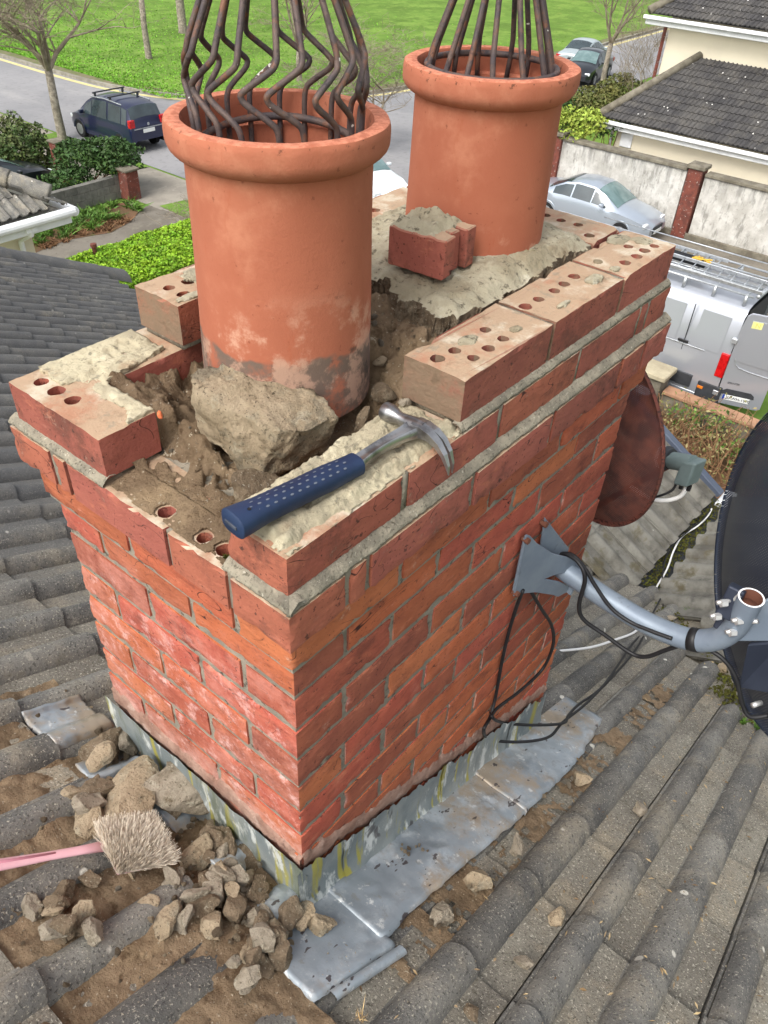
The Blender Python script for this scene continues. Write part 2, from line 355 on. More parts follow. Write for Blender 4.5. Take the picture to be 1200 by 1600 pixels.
m_galv = mat('grey_painted_steel', L(120,132,146), L(132,144,156), s=14, rough=.45, bump=.12, bs=90, bd=.001, metal=.2, ov=(dict(c=L(88,94,100), s=30, lo=.6, hi=.72, a=.5), dict(c=L(132,78,52), s=18, lo=.68, hi=.74, a=.8)))
m_bolt = mat('zinc_bolt', L(206,206,204), rough=.35, metal=.6, bump=0)
m_boltr = mat('rusted_bolt', L(112,72,56), rough=.8, bump=.4, bs=200, bd=.001)
m_dish = mat('dark_mesh_dish', L(44,50,64), L(52,58,72), s=8, rough=.55, bump=.0, metal=.3)
m_disr = mat('rusted_mesh_dish', L(122,70,58), L(96,58,50), s=12, rough=.9, bump=.5, bs=260, bd=.002, ov=(dict(c=L(122,74,58), s=9, lo=.5, hi=.7, a=.6), dict(c=L(44,30,28), s=150, lo=.52, hi=.6, d=2, a=.8)))
m_white = mat('white_plastic', L(232,232,230), rough=.4, bump=.05)
m_lnb = mat('grey_plastic', L(92,106,106), L(100,114,114), s=20, rough=.5, bump=.1)
m_pinkp = mat('pink_plastic', L(226,178,186), L(218,166,176), s=9, rough=.45, bump=.1, ov=(dict(c=L(176,140,132), s=24, lo=.6, hi=.7, a=.6),))
m_brist = mat('grey_bristles', L(228,218,202), L(212,200,182), s=50, rough=.9, bump=0, island=.22)
m_grass = mat('park_grass', L(102,132,58), L(88,114,50), s=.35, rough=1., bump=.6, bs=9, bd=.05, spec=.1, ov=(
    dict(c=L(122,150,70), s=.5, lo=.45, hi=.62, d=9, r=.7, a=.75), dict(c=L(134,140,84), s=1.7, lo=.58, hi=.7, d=7, a=.6), dict(c=L(74,102,42), s=3.5, lo=.52, hi=.7, d=7, a=.6), dict(c=L(140,146,76), s=.6, lo=.6, hi=.75, a=.4)))
m_road = mat('asphalt', L(128,128,130), L(142,141,142), s=.3, rough=.92, bump=.4, bs=40, bd=.01, ov=(
    dict(c=L(158,156,154), s=.5, lo=.5, hi=.7, d=7, a=.5, st=(1,.25,1)), dict(c=L(104,103,104), s=4, lo=.5, hi=.7, d=7, a=.4)))
m_drive = mat('worn_tarmac', L(120,114,104), L(104,98,88), s=.8, rough=.97, bump=.6, bs=30, bd=.02, ov=(
    dict(c=L(142,136,122), s=1.3, lo=.5, hi=.7, d=8, a=.6), dict(c=L(92,100,50), s=.9, lo=.62, hi=.76, d=8, a=.5), dict(c=L(200,190,165), s=16, lo=.70, hi=.74, d=3), dict(c=L(76,70,60), s=9, lo=.58, hi=.68, d=6, a=.6)))
m_path = mat('concrete_path', L(150,144,132), L(132,126,116), s=.9, rough=.95, bump=.4, bs=30, bd=.01, ov=(dict(c=L(176,170,158), s=2, lo=.55, hi=.7, a=.5), dict(c=L(104,98,88), s=5, lo=.58, hi=.7, a=.5)))
m_soil = mat('garden_soil', L(112,82,60), L(88,70,48), s=2, rough=1, bump=.8, bs=30, bd=.02, ov=(dict(c=L(84,104,48), s=3, lo=.54, hi=.68, a=.6),))
m_kerb = mat('kerb_concrete', L(150,146,134), L(122,118,106), s=3, rough=.95, bump=.4, bs=30, bd=.01)
m_yel = mat('yellow_line', L(206,196,142), L(190,178,128), s=5, rough=.9, bump=.1)
m_cream = mat('cream_render', L(224,215,192), L(217,208,186), s=.8, rough=.95, bump=.15, bs=80, bd=.003)
m_rough = mat('weathered_render', L(204,202,196), L(176,173,166), s=2.4, rough=.97, bump=.8, bs=24, bd=.02, ov=(
    dict(c=L(96,94,90), s=4.2, lo=.44, hi=.60, d=9, r=.7, st=(1,1,.16), ax=(2,1.1,1.85), a=.6), dict(c=L(120,118,112), s=7, lo=.52, hi=.64, d=9, r=.7, st=(1,1,.3), a=.6), dict(c=L(112,104,88), s=3, lo=.4, hi=.65, d=8, ax=(2,.35,0.), a=.8), dict(c=L(130,126,118), s=9, lo=.55, hi=.7, d=8, a=.5)))
m_cope = mat('stone_coping', L(126,120,106), L(98,92,80), s=4, rough=.95, bump=.6, bs=40, bd=.01)
m_pier = mat('old_brick_pier', L(120,66,54), L(96,56,48), s=6, rough=.95, bump=.5, bs=30, bd=.01, ov=(
    dict(c=L(190,184,176), s=9, lo=.60, hi=.68, d=5, st=(1,1,2), a=.8), dict(c=L(92,86,80), s=2.5, lo=.54, hi=.7, a=.5)))
m_block = mat('concrete_block', L(118,116,110), L(98,97,92), s=6, rough=.97, bump=.6, bs=40, bd=.01, island=.12)
m_bark = mat('bark', L(150,142,128), L(112,104,92), s=9, rough=.95, bump=.6, bs=30, bd=.02, ov=(dict(c=L(186,180,166), s=4, lo=.55, hi=.7, a=.5),))
m_twig = mat('twig', L(148,138,120), L(118,106,90), s=3, rough=.95, bump=0)
m_twigb = mat('brown_stem', L(142,108,78), L(118,88,62), s=3, rough=.95, bump=0, island=.15)
def leafm(name, a, b, isl=.35): return mat(name, a, b, s=2.2, rough=.6, bump=0, island=isl, spec=.3)
m_hedge = leafm('bright_leaves', L(142,176,42), L(112,152,36))
m_ivy = leafm('dark_leaves', L(66,92,44), L(50,74,36))
m_shrub = leafm('shrub_leaves', L(62,84,42), L(86,92,50))
m_yleaf = leafm('yellow_leaves', L(160,174,74), L(132,150,60))
m_olive = leafm('olive_leaves', L(104,100,54), L(84,92,46))
m_conif = leafm('conifer_leaves', L(52,64,34), L(40,54,30))
m_weed = leafm('weed_leaves', L(92,124,48), L(70,100,40))
m_moss = mat('moss', L(92,96,42), L(70,64,34), s=60, rough=1, bump=1, bs=160, bd=.004, spec=.1)
m_fwhite = mat('white_gutter', L(236,238,240), L(222,224,226), s=3, rough=.45, bump=.05, ov=(dict(c=L(172,172,166), s=5, lo=.6, hi=.75, a=.4),))
m_glass = mat('car_glass', L(44,54,58), L(60,72,76), s=1.4, rough=.08, bump=0, spec=.9)
m_glassl = mat('car_windscreen', L(92,116,116), L(124,146,146), s=1.4, rough=.08, bump=0, spec=.9)
m_tyre = mat('tyre', L(30,30,31), rough=.9, bump=.1)
m_rim = mat('wheel_rim', L(150,152,156), rough=.35, metal=.6, bump=0)
m_lamp = mat('red_lamp', L(196,20,26), L(160,10,16), s=14, rough=.2, bump=0, spec=.7)
m_lampo = mat('orange_lamp', L(216,120,30), rough=.3, bump=0)
m_lampc = mat('clear_lamp', L(214,220,224), rough=.15, bump=0, spec=.8)
m_plate = mat('number_plate', L(226,228,226), rough=.5, bump=0)
m_blue = mat('blue_band', L(24,60,150), rough=.5, bump=0)
m_dark = mat('dark_plastic', L(48,50,54), L(58,60,64), s=6, rough=.6, bump=.05)
m_alu = mat('aluminium', L(190,194,198), L(168,172,176), s=12, rough=.4, metal=.6, bump=.05)
def paint(n, c, met=.3): return mat(n, c, rough=.28, bump=0, metal=met, spec=.6, coat=.6)
m_pblue = paint('blue_paint', L(16,26,62), .2); m_psil = paint('silver_paint', L(176,186,198), .5); m_pvan = paint('van_silver', L(172,176,184), .45)
m_pwht = paint('white_paint', L(222,230,234), .0); m_pblk = paint('black_paint', L(34,38,44)); m_pgry = paint('light_grey_paint', L(170,182,184))
m_fascia = mat('slate_blue_trim', L(72,80,96), L(84,92,106), s=5, rough=.6, bump=.1)
m_butt = mat('yellow_sticker', L(232,228,150), L(216,210,140), s=6, rough=.6, bump=0)
m_bucket = mat('pale_blue_plastic', L(150,178,196), rough=.5, bump=0)
m_straw = mat('dry_straw', L(206,176,128), rough=.9, bump=0, island=.2)

# ------------------------------------------------------------------ chimney stack
from mathutils.geometry import tessellate_polygon
CL, CW, ZB = 0.994, 0.536, -0.65
BASE = (0, 0, ZB)
chim = thing('chimney_stack', 'square red brick chimney stack with its top courses broken open on the tiled roof', 'chimney', BASE)
def brick(mb, x0, x1, y0, y1, z0, z1):
    z1 -= .0015
    dx, dy, dz = (rnd.uniform(-.0010,.0010) for _ in range(3)); rx = rnd.uniform(-.0035,.0035)
    lo = (x0+dx, y0+dy, z0+dz); sz = (x1-x0, y1-y0, z1-z0); n = [max(3, int(s/.0095)) for s in sz]; idx = {}
    def V(i, j, k):
        key = (i, j, k)
        if key in idx: return idx[key]
        p = Vector((lo[0]+sz[0]*i/n[0], lo[1]+sz[1]*j/n[1], lo[2]+sz[2]*k/n[2])); q = p.copy(); s_ = Vector((rnd_s, 0, 0))
        ex = [(-1 if a == 0 else 1 if a == b else 0) for a, b in ((i,n[0]),(j,n[1]),(k,n[2]))]; ne = sum(1 for e in ex if e)
        if ne >= 2:
            c = .0010+.0055*max(0, noise.fractal(p*38+s_, 1, 2, 3)-.12)
            for a in range(3): q[a] -= ex[a]*c
        r = .0011*noise.fractal(Vector((p.x*34, p.y*34, p.z*60))+s_, 1, 2, 4) - .0022*max(0, noise.noise(p*75+s_)-.42)
        for a in range(3): q[a] += ex[a]*r
        q.z += rx*((p.x-lo[0])+(p.y-lo[1]))*.5
        idx[key] = len(mb.v); mb.v.append(tuple(q)); return idx[key]
    rnd_s = rnd.random()*90
    for i in range(n[0]):
        for j in range(n[1]):
            mb.f.append((V(i,j,n[2]),V(i+1,j,n[2]),V(i+1,j+1,n[2]),V(i,j+1,n[2]))); mb.f.append((V(i,j,0),V(i,j+1,0),V(i+1,j+1,0),V(i+1,j,0)))
    for i in range(n[0]):
        for k in range(n[2]):
            mb.f.append((V(i,0,k),V(i+1,0,k),V(i+1,0,k+1),V(i,0,k+1))); mb.f.append((V(i,n[1],k),V(i,n[1],k+1),V(i+1,n[1],k+1),V(i+1,n[1],k)))
    for j in range(n[1]):
        for k in range(n[2]):
            mb.f.append((V(0,j,k),V(0,j,k+1),V(0,j+1,k+1),V(0,j+1,k))); mb.f.append((V(n[0],j,k),V(n[0],j+1,k),V(n[0],j+1,k+1),V(n[0],j,k+1)))
def row(a, b, custom=None):
    if custom: return custom
    n = max(1, round((b-a+.01)/.225)); st = (b-a+.01)/n
    return [(a+i*st, a+(i+1)*st-.01) for i in range(n)]
T = .1025
def course(mb, z0, off, typ, right=None, left=None):
    x0, x1, y0, y1 = -off, CL+off, -off, CW+off; z1 = z0+.065
    if typ == 'A':
        for a, b in row(y0, y1-T-.01, left): brick(mb, x0, x0+T, a, b, z0, z1)
        for a, b in row(x0+T+.01, x1, right): brick(mb, a, b, y0, y0+T, z0, z1)
        for a, b in row(y0+T+.01, y1): brick(mb, x1-T, x1, a, b, z0, z1)
        for a, b in row(x0, x1-T-.01): brick(mb, a, b, y1-T, y1, z0, z1)
    else:
        for a, b in row(x0, x1-T-.01, right): brick(mb, a, b, y0, y0+T, z0, z1)
        for a, b in row(y0+T+.01, y1, left): brick(mb, x0, x0+T, a, b, z0, z1)
        for a, b in row(x0+T+.01, x1): brick(mb, a, b, y1-T, y1, z0, z1)
        for a, b in row(y0, y1-T-.01): brick(mb, x1-T, x1, a, b, z0, z1)
mb = MB(); jm = MB()
for k in range(15):                      # shaft courses, E downwards
    course(mb, .010-.075*k, 0, 'A' if k % 2 == 0 else 'B')
mb.build('shaft_brickwork', m_brick, chim, auto=42)
jm.box((.0038, .0038, ZB-.5), (CL-.0038, CW-.0038, .080))
jm.build('shaft_mortar', m_joint, chim)
mb = MB(); course(mb, .085, .013, 'B'); mb.build('lower_corbel_course', m_brick, chim, auto=42)
mb = MB(); course(mb, .150, .030, 'B',
    right=[(-.03,.071),(.081,.111),(.121,.349),(.359,.575),(.585,.815),(.825,.9115)][0:6],
    left=[(.426,.455),(.465,.566)])
# corner brick of the left face
mb.build('upper_corbel_course', m_brickd, chim, auto=42)
jm = MB(); jm.box((-.008,-.008,.0755), (CL+.008, CW+.008, .150)); jm.box((.0735,-.0245,.150), (CL+.0245, CW+.0245, .2155)); jm.box((-.0245,-.0245,.1505), (.073, .083, .215)); jm.box((-.0245,.4165,.1505), (.073, CW+.0245, .215)); jm.box((-.0245,.1925,.1505), (.073, .2005, .2145)); jm.build('corbel_mortar', m_joint, chim)

def holed(mb, x0, x1, y0, y1, z0, z1, holes, r=.0125, depth=.04):
    o = len(mb.v); ring = []
    def side(ax, ay, bx, by):
        n = max(2, int(hypot(bx-ax, by-ay)/.012))
        for i in range(n):
            t = i/n; ring.append((ax+(bx-ax)*t, ay+(by-ay)*t))
    side(x0,y0,x1,y0); side(x1,y0,x1,y1); side(x1,y1,x0,y1); side(x0,y1,x0,y0)
    top = []
    for (x, y) in ring:
        q = .0022*fr(x*40, y*40, z1*9); c = max(0, fr(x*22+3, y*22, 5)-.25)*.012
        mx, my = (x0+x1)/2, (y0+y1)/2; d = hypot(x-mx, y-my)
        top.append((x+(mx-x)/d*(q+c), y+(my-y)/d*(q+c), z1 + .0012*fr(x*60, y*60, 1)-c*.6))
    n = len(ring)
    low = [(x, y, z1-.006-.003*abs(fr(x*50, y*50, 2))) for x, y in ring]
    bot = [(x, y, z0) for x, y in ring]
    mb.v += top + low + bot
    for i in range(n):
        k = (i+1) % n
        mb.f.append((o+n+i, o+n+k, o+k, o+i)); mb.f.append((o+2*n+i, o+2*n+k, o+n+k, o+n+i))
    polys = [[Vector((p[0], p[1], 0)) for p in top]]; idx = list(range(o, o+n))
    for (hx, hy) in holes:
        oh = len(mb.v); K = 14; pl = []; rr = r*rnd.uniform(.88, 1.1); ph = rnd.random()*6
        for i in range(K):
            th = -2*pi*i/K; q = rr*(1+.05*sin(3*th+ph)+.04*sin(5*th+2*ph))
            pl.append((hx+q*cos(th), hy+q*sin(th)*.92))
        mb.v += [(x, y, z1) for x, y in pl] + [(x+.001, y, z1-depth) for x, y in pl]
        for i in range(K):
            k = (i+1) % K; mb.f.append((oh+i, oh+k, oh+K+k, oh+K+i))
        mb.f.append(tuple(oh+K+i for i in range(K)))
        polys.append([Vector((x, y, 0)) for x, y in pl]); idx += list(range(oh, oh+K))
    for t in tessellate_polygon(polys): 
        a, b, c = (idx[q] for q in t)
        va, vb, vc = (Vector(mb.v[q]) for q in (a, b, c))
        if (vb-va).cross(vc-va).z < 0: a, b = b, a
        mb.f.append((a, b, c))

# course B (top z .290): ring of perforated bricks; the left face is missing between y .08 and .33
b = MB()
zB0, zB1 = .225, .290; ob = .015
B_ = lambda *a: b.box(*a)
for a_, c_ in [(-.015,.198),(.208,.421),(.431,.657),(.667,.879),(.889,.915),(.925,1.009)]:
    brick(b, a_, c_, -.015, .0875, zB0, zB1)
for a_, c_ in [(.0975,.31),(.32,.545)]: brick(b, CL-.0875, CL+.015, a_, c_, zB0, zB1)
for a_, c_ in [(.085,.29),(.3,.51),(.52,.73),(.74,.90)]: brick(b, a_, c_, .4485, .551, zB0, zB1)
holed(b, -.018, .0755, .332, .549, zB0, zB1, [(.014,.515),(.015,.478),(.016,.440)])
b.build('second_course', m_brickd, chim, auto=42)
# two upper corbel bricks laid bare with their holes
h = MB()
holed(h, -.029, .0735, .083, .1915, .1505, .2165, [(-.003,.150),(-.001,.113)], r=.0125, depth=.060)
holed(h, -.029, .0735, .2015, .416, .1505, .2168, [(-.003,.226)], r=.0125, depth=.060)
h.build('bare_corbel_brick', m_brickd, chim)
# course A (top z .365)
a = MB(); zA0, zA1 = .300, .365
holed(a, .333, .560, -.004, .0985, zA0, zA1, [(.357,.060),(.392,.056),(.393,.025),(.431,.025),(.47,.026),(.475,.06)], r=.0105)
holed(a, .570, .791, -.004, .0985, zA0, zA1, [(.584,.059),(.621,.058),(.701,.058),(.740,.061),(.667,.056)], r=.0105)
holed(a, .801, .998, -.004, .0985, zA0, zA1, [(.927,.056),(.931,.026),(.964,.023),(.896,.024),(.855,.026)], r=.0105)
holed(a, .897, .999, .1085, .322, zA0, zA1, [(.958,.245),(.955,.210),(.958,.175),(.924,.133)], r=.0105)
holed(a, .897, .999, .332, .540, zA0, zA1, [(.958,.36),(.955,.40),(.93,.45)], r=.0105)
holed(a, .214, .420, .437, .540, zA0, zA1, [(.246,.497),(.282,.494),(.247,.463)], r=.0105)
holed(a, .430, .650, .437, .540, zA0, zA1, [(.47,.497),(.51,.494)], r=.0105)
holed(a, .660, .887, .437, .540, zA0, zA1, [(.70,.497),(.74,.494)], r=.0105)
a.build('top_course', m_brickd, chim)

def strip(mb, axis, t0, t1, prof, sgn=1, amp=.003, n=None):
    """rough mortar band; prof = list of (distance outward, z)"""
    n = n or int((t1-t0)/.003); P = []
    for i in range(n+1):
        t = t0+(t1-t0)*i/n; rw = []
        for k, (d, z) in enumerate(prof):
            q = amp*(.6*fr(t*30, d*60+k*.6, z*20, 1, 5)+.7*fr(t*170, k*1.7, 1, 1, 3)); q2 = amp*.8*(.5*fr(t*40+7, k*.7, z*30, 1, 5)+.8*fr(t*190+7, k*1.3, 3, 1, 3))
            if 0 < k: pass
            p = (t, d+q, z+q2) if axis == 'x' else (d+q, t, z+q2)
            rw.append(p)
        P.append(rw)
    mb.grid(P)
m_ = MB()
# on upper corbel, right face and left face; on second course, right face
strip(m_, 'x', -.030, 1.024, [(-.022,.2145),(-.0280,.2160),(-.0275,.2190),(-.0235,.2235),(-.018,.2275),(-.013,.2300),(-.004,.227)], amp=.0022)
strip(m_, 'y', -.030, .090, [(-.022,.2145),(-.0280,.2160),(-.0275,.2190),(-.0235,.2235),(-.018,.2275),(-.013,.2300),(-.004,.227)], amp=.0022)
strip(m_, 'y', .330, .566, [(-.022,.2145),(-.0285,.2160),(-.028,.2200),(-.024,.2245),(-.018,.2285),(-.014,.2305),(-.004,.227)], amp=.0022)
strip(m_, 'x', .325, 1.004, [(-.004,.2890),(-.0135,.2905),(-.0130,.294),(-.0085,.299),(-.003,.3015),(.006,.300)], amp=.0022)
m_.box((.002,.002,.2155), (.08,.08,.2255)); m_.box((.09,.0,.214), (1.0,.09,.2255)); m_.box((.01,.34,.2155), (.08,.53,.2255))
m_.box((.90,.005,.214), (1.0,.53,.2255)); m_.box((.34,.004,.288), (.994,.09,.3005)); m_.box((.90,.09,.288), (.995,.53,.3005)); m_.box((.22,.445,.288), (.9,.535,.3005))
# perpends standing proud between top bricks
for xx in (.565,.796): m_.box((xx-.0045,.000,.300), (xx+.0045,.095,.362))
for xx in (.203,.426,.662,.884,.920): m_.box((xx-.0055,-.0125,.225), (xx+.0055,.08,.2885))
m_.build('bed_mortar', m_mortar, chim, smooth=True)

# pale mortar left on the near end of the second course
def hfield(mb, x0, x1, y0, y1, st, f, keep=None, skirt=None, sm=None):
    nx, ny = int((x1-x0)/st)+1, int((y1-y0)/st)+1; o = len(mb.v); idx = {}
    for i in range(nx):
        for j in range(ny):
            x, y = x0+i*st, y0+j*st
            if keep and not keep(x, y): continue
            idx[i, j] = len(mb.v); mb.v.append((x, y, f(x, y)))
    cells = set()
    for i in range(nx-1):
        for j in range(ny-1):
            q = [(i,j),(i+1,j),(i+1,j+1),(i,j+1)]
            if all(p in idx for p in q): mb.f.append(tuple(idx[p] for p in q)); cells.add((i, j))
    if skirt is not None:
        low = {}
        def lo(p):
            if p not in low:
                x, y, z = mb.v[idx[p]]; zb_ = skirt(x, y); low[p] = [idx[p]]; K_ = 5 if z-zb_ > .012 else 1
                for k_ in range(1, 6):
                    t_ = k_/5; zz = z+(zb_-z)*t_; am_ = .006 if K_ == 5 else .002
                    mb.v.append((x+am_*fr(x*70,y*70,zz*90), y+am_*fr(y*70,x*70,zz*90+3), zz)); low[p].append(len(mb.v)-1)
            return low[p]
        for (i, j) in cells:
            for (di, dj), (p, q) in {(0,-1): ((i,j),(i+1,j)), (0,1): ((i+1,j+1),(i,j+1)), (-1,0): ((i,j+1),(i,j)), (1,0): ((i+1,j),(i+1,j+1))}.items():
                if (i+di, j+dj) not in cells:
                    lp, lq = lo(p), lo(q)
                    if sm is None:
                        for k_ in range(5): mb.f.append((lq[k_], lp[k_], lp[k_+1], lq[k_+1]))
                    else:
                        for k_ in range(5): sm.add([mb.v[c] for c in (lq[k_], lp[k_], lp[k_+1], lq[k_+1])], [(0,1,2,3)])
p = MB()
def palef(x, y):
    e = min(x+.008+.006*fr(y*50,3), .335-x, y+.004+.005*fr(x*40,1), .092-y+.008*fr(x*30,4))
    return .290 + .0095*ss(0,.010,e)*(1+.5*fr(x*18,y*30)) + .0022*fr(x*90,y*90,0,1,5) - .005*ss(0,.05,fr(x*11+2,y*40,7)-.05)+ (.004 if y > .055+.006*fr(x*30,2) else 0)
hfield(p, -.012, .336, -.0115, .094, .0026, palef, keep=lambda x,y: min(x+.012+.005*fr(y*50,3), y+.0115-.0+.003*fr(x*40,1), .094-y+.01*fr(x*30,4)) > 0, skirt=lambda x,y: .2885)
p.build('lime_mortar_bed', m_bed, chim, smooth=True)
p = MB()   # mortar smears on the left second-course brick
def smf(x, y):
    return .2905 + .0045*ss(-.05,.35, fr(x*16+1, y*16, 2)+.35*ss(.02,.07,x)-.1) + .0016*fr(x*90,y*90,0,1,5)
hfield(p, .028, .20, .335, .548, .0028, smf, keep=lambda x,y: (fr(x*16+1,y*16,2)+.9*ss(.02,.07,x)-.35+.1*fr(x*70,y*70)) > 0 and x < .075+ .13*ss(.44,.47,y)+.004*fr(y*60,1) , skirt=lambda x,y: .2885)
p.build('mortar_smear', m_bed, chim, smooth=True)
# smears and stones stuck on the top course
for (cx, cy, rx, ry, hh) in [(.823,.062,.011,.009,.004),(.817,.026,.013,.009,.005),(.752,.03,.024,.013,.010),(.631,.019,.02,.006,.008),(.508,.028,.013,.009,.005),(.43,.06,.02,.012,.004),(.97,.05,.02,.02,.004),(.945,.085,.03,.02,.003),(.25,.45,.03,.01,.004),(.31,.50,.03,.03,.004),(.36,.46,.05,.02,.005)]:
    p = MB(); hfield(p, cx-rx*1.3, cx+rx*1.3, cy-ry*1.3, cy+ry*1.3, .0022, lambda x,y: .3653+.55*hh*max(0,1-((x-cx)/rx)**2-((y-cy)/ry)**2)**.5*(1+.5*fr(x*120,y*120)), keep=lambda x,y: ((x-cx)/rx)**2+((y-cy)/ry)**2 < 1+.45*fr(x*90,y*90,1) and x<.999 and y>-.003, skirt=lambda x,y: .363)
    p.build('stuck_mortar', m_flaunch, chim, smooth=True)

# cement flaunching slab round the far pot, broken edge towards the near pot
P1, P2 = (.2725,.268), (.737,.268)
def flk(x, y):
    xe = .478 + .030*fr(y*9,1.3) + .012*fr(y*40,2) + (.10*ss(.30,.42,y)*-1 if y > .3 else 0)
    ye = .107 + .010*fr(x*14,.5) + .005*fr(x*60,2)
    return x > xe and y > ye and x < .905+.006*fr(y*40,7) and y < .445
def flf(x, y):
    r = hypot(x-P2[0], y-P2[1]); e = min((y-.107), (.90-x), (x-.47))
    return .362 + .015*ss(0,.03,e) + .012*ss(.22,.12,r) + .0032*fr(x*16,y*16,1,1,4) + .0016*fr(x*110,y*110,0,1,4) - .004*ss(.12,.3,fr(x*34+3,y*34,6))
p = MB(); sk = MB(); hfield(p, .34, .92, .09, .446, .0034, flf, keep=flk, skirt=lambda x,y: .318, sm=sk)
p.build('flaunching', m_flaunch, chim, smooth=True); sk.build('broken_edge', m_rub, chim)

# dirt and rubble fill inside the top
def dirtz(x, y):
    r1 = hypot(x-P1[0], y-P1[1])
    z = .232
    z += .108*ss(.29,.45,x)                                   # rises to the slab
    z += .095*ss(.30,.40,y)*ss(.33,.43,x)*(1-ss(.34,.50,x))
    z += .045*ss(.40,.50,y)*ss(.05,.1,x)
    z += .032*ss(.12,.05,x-.02)*ss(.30,.37,y)
    z += -.022*ss(.10,.0,abs(x-.12))*ss(.10,.02,abs(y-.12))
    z = z*(1-ss(.10,.06,x)*ss(.37,.30,y)) + (.2178+.010*ss(.0,.10,x))*ss(.10,.06,x)*ss(.37,.30,y)
    z += .030*ss(.06,.13,x)*ss(.22,.34,y)*ss(.2,.12,x)
    am = ss(.01,.10,x)
    z += am*(.016*fr(x*14,y*14,1,1,4) + .007*fr(x*50,y*50,2,1,5)) + .0016*fr(x*150,y*150,3,1,3)
    z -= am*.03*ss(.1,.35,fr(x*20+9,y*20,4))
    return z
p = MB(); hfield(p, .012, .56, .086, .452, .0030, dirtz, keep=lambda x,y: (x > .078 or y < .334) and (x > .022+.012*fr(y*30,3) ))
p.build('dirt_fill', m_dirt, chim, smooth=True)
p = MB()
hfield(p, -.024, .035, .090, .330, .0026, lambda x,y: .2172+.0050*ss(-.35,.5,.6*fr(x*26,y*26,4)+ 14*(x-.002))+.0012*fr(x*160,y*160), keep=lambda x,y: x > -.0215+.010*max(0,fr(x*30,y*30,4)) and all(hypot(x-a,y-b)>.0128 for a,b in [(-.003,.226),(-.003,.150),(-.001,.113)]), skirt=lambda x,y:.2155)
p.build('dust_layer', m_dirt, chim, smooth=True)

# pinkish pointing above the lead
p = MB()
def pinkband(face):
    P = []
    n = 150
    for i in range(n+1):
        t = i/n; rw = []
        for k in range(9):
            q = k/8
            if face == 'L':
                y = CW*t; zt = -.425-.025*fr(y*9,4)-.02*fr(y*40,1)-.02*ss(.1,.0,y); zb = -.478-.022*fr(y*14,2)-.01*fr(y*50,3)-.03*ss(.3,.45,y)+.03*ss(.45,.5,y)
                z = zt+(zb-zt)*q; d = .002+.0035*sin(pi*min(1,q*1.1))*(1) + .0028*fr(y*70,z*70,2,1,5)
                if k == 0 or k == 8: d = -.004
                rw.append((-d, y, z))
            else:
                x = CL*t; rz = roofz(x)
                zt = rz+.205+.02*fr(x*9,4)+.014*fr(x*45,1); zb = rz+.145+.025*fr(x*13,2)+.012*fr(x*50,3)
                z = zt+(zb-zt)*q; d = .001+.003*sin(pi*min(1,q*1.1)) + .0028*fr(x*70,z*70,2,1,5)
                if k == 0 or k == 8: d = -.004
                rw.append((x, -d, z))
        P.append(rw)
    p.grid(P)
pinkband('L'); pinkband('R')
p.build('ragged_pointing', m_pinkm, chim, smooth=True)

# ------------------------------------------------------------------ chimney pots
def pot(mat_, label):
    cx, cy = P1
    t = thing('chimney_pot', label, 'chimney pot', (cx, cy, .28))
    body = MB()
    body.lathe([(.1225,0),(.1215,.06),(.1195,.14),(.1175,.24),(.1168,.318),(.1175,.326),(.112,.330)], (cx,cy,.28), 96, .0012)
    body.lathe([(.106,.31),(.103,.25),(.104,.1),(.105,.0)], (cx,cy,.28), 72, .001)
    body.build('body', mat_, t, smooth=True)
    rim = MB()
    rim.lathe([(.108,.31),(.1165,.3225),(.1200,.3238),(.1245,.3262),(.1300,.3300),(.1340,.3345),(.1364,.3400),(.1372,.3450),(.1374,.3560),(.1370,.3615),(.1355,.3650),(.1325,.3663),(.1205,.3664),(.1170,.3655),(.1155,.3615),(.1148,.350),(.1135,.332),(.111,.3305),(.1035,.3295),(.102,.31),(.102,.29)], (cx,cy,.28), 128, .0016)
    rim.build('rim', mat_, t, auto=38)
    return t
pot1 = pot(m_terrad, 'near terracotta chimney pot with a grime stained base and bent iron rods in it')
pot2 = pot(m_terra, 'clean far terracotta chimney pot set in cement beside the broken half brick')
pot2.location = (P2[0], P2[1], .28)

# ------------------------------------------------------------------ iron bird guards
def guard1():
    cx, cy = P1
    t = thing('bird_guard', 'rusty iron bird guard of zigzag bent rods standing in the near chimney pot', 'bird guard', (cx, cy, .56))
    N = 18
    for i in range(N):
        th = 2*pi*i/N + .08 + rnd.uniform(-.05,.05)
        amp = rnd.uniform(.033,.042); k1 = rnd.uniform(-.003,.003); pts = []
        key = [(.56,.100,0),(.625,.101,0),(.650,.102,.05),(.661,.103,.30),(.675,.105,.84),(.682,.106,1.0),(.689,.106,.93),(.708,.104,.22),(.717,.101,.02),(.735,.094,0),(.80,.062,0),(.86,.034,0),(.905,.012,0)]
        cr_ = [Vector(((r)*cos(th-a_*amp/r), (r)*sin(th-a_*amp/r), z+(k1 if .63 < z < .73 else 0))) for z, r, a_ in key]
        # catmull-rom
        for q in range(len(cr_)-1):
            p0, p1_, p2_, p3 = cr_[max(q-1,0)], cr_[q], cr_[q+1], cr_[min(q+2, len(cr_)-1)]
            for u in (0,.33,.66):
                pts.append(.5*((2*p1_)+(p2_-p0)*u+(2*p0-5*p1_+4*p2_-p3)*u*u+(3*p1_-p0-3*p2_+p3)*u**3)+Vector((cx,cy,0)))
        pts.append(cr_[-1]+Vector((cx,cy,0)))
        r_ = MB(); r_.tube(pts, .0036, 10); r_.build('rod', m_rust, t, smooth=True)
    r_ = MB(); r_.tube([(cx+.097*cos(a), cy+.097*sin(a), .617+.004*sin(a*2)) for a in np.linspace(0, 2*pi, 60)], .0048, 8, caps=False); r_.build('ring', m_rust, t, smooth=True)
    return t
guard1()
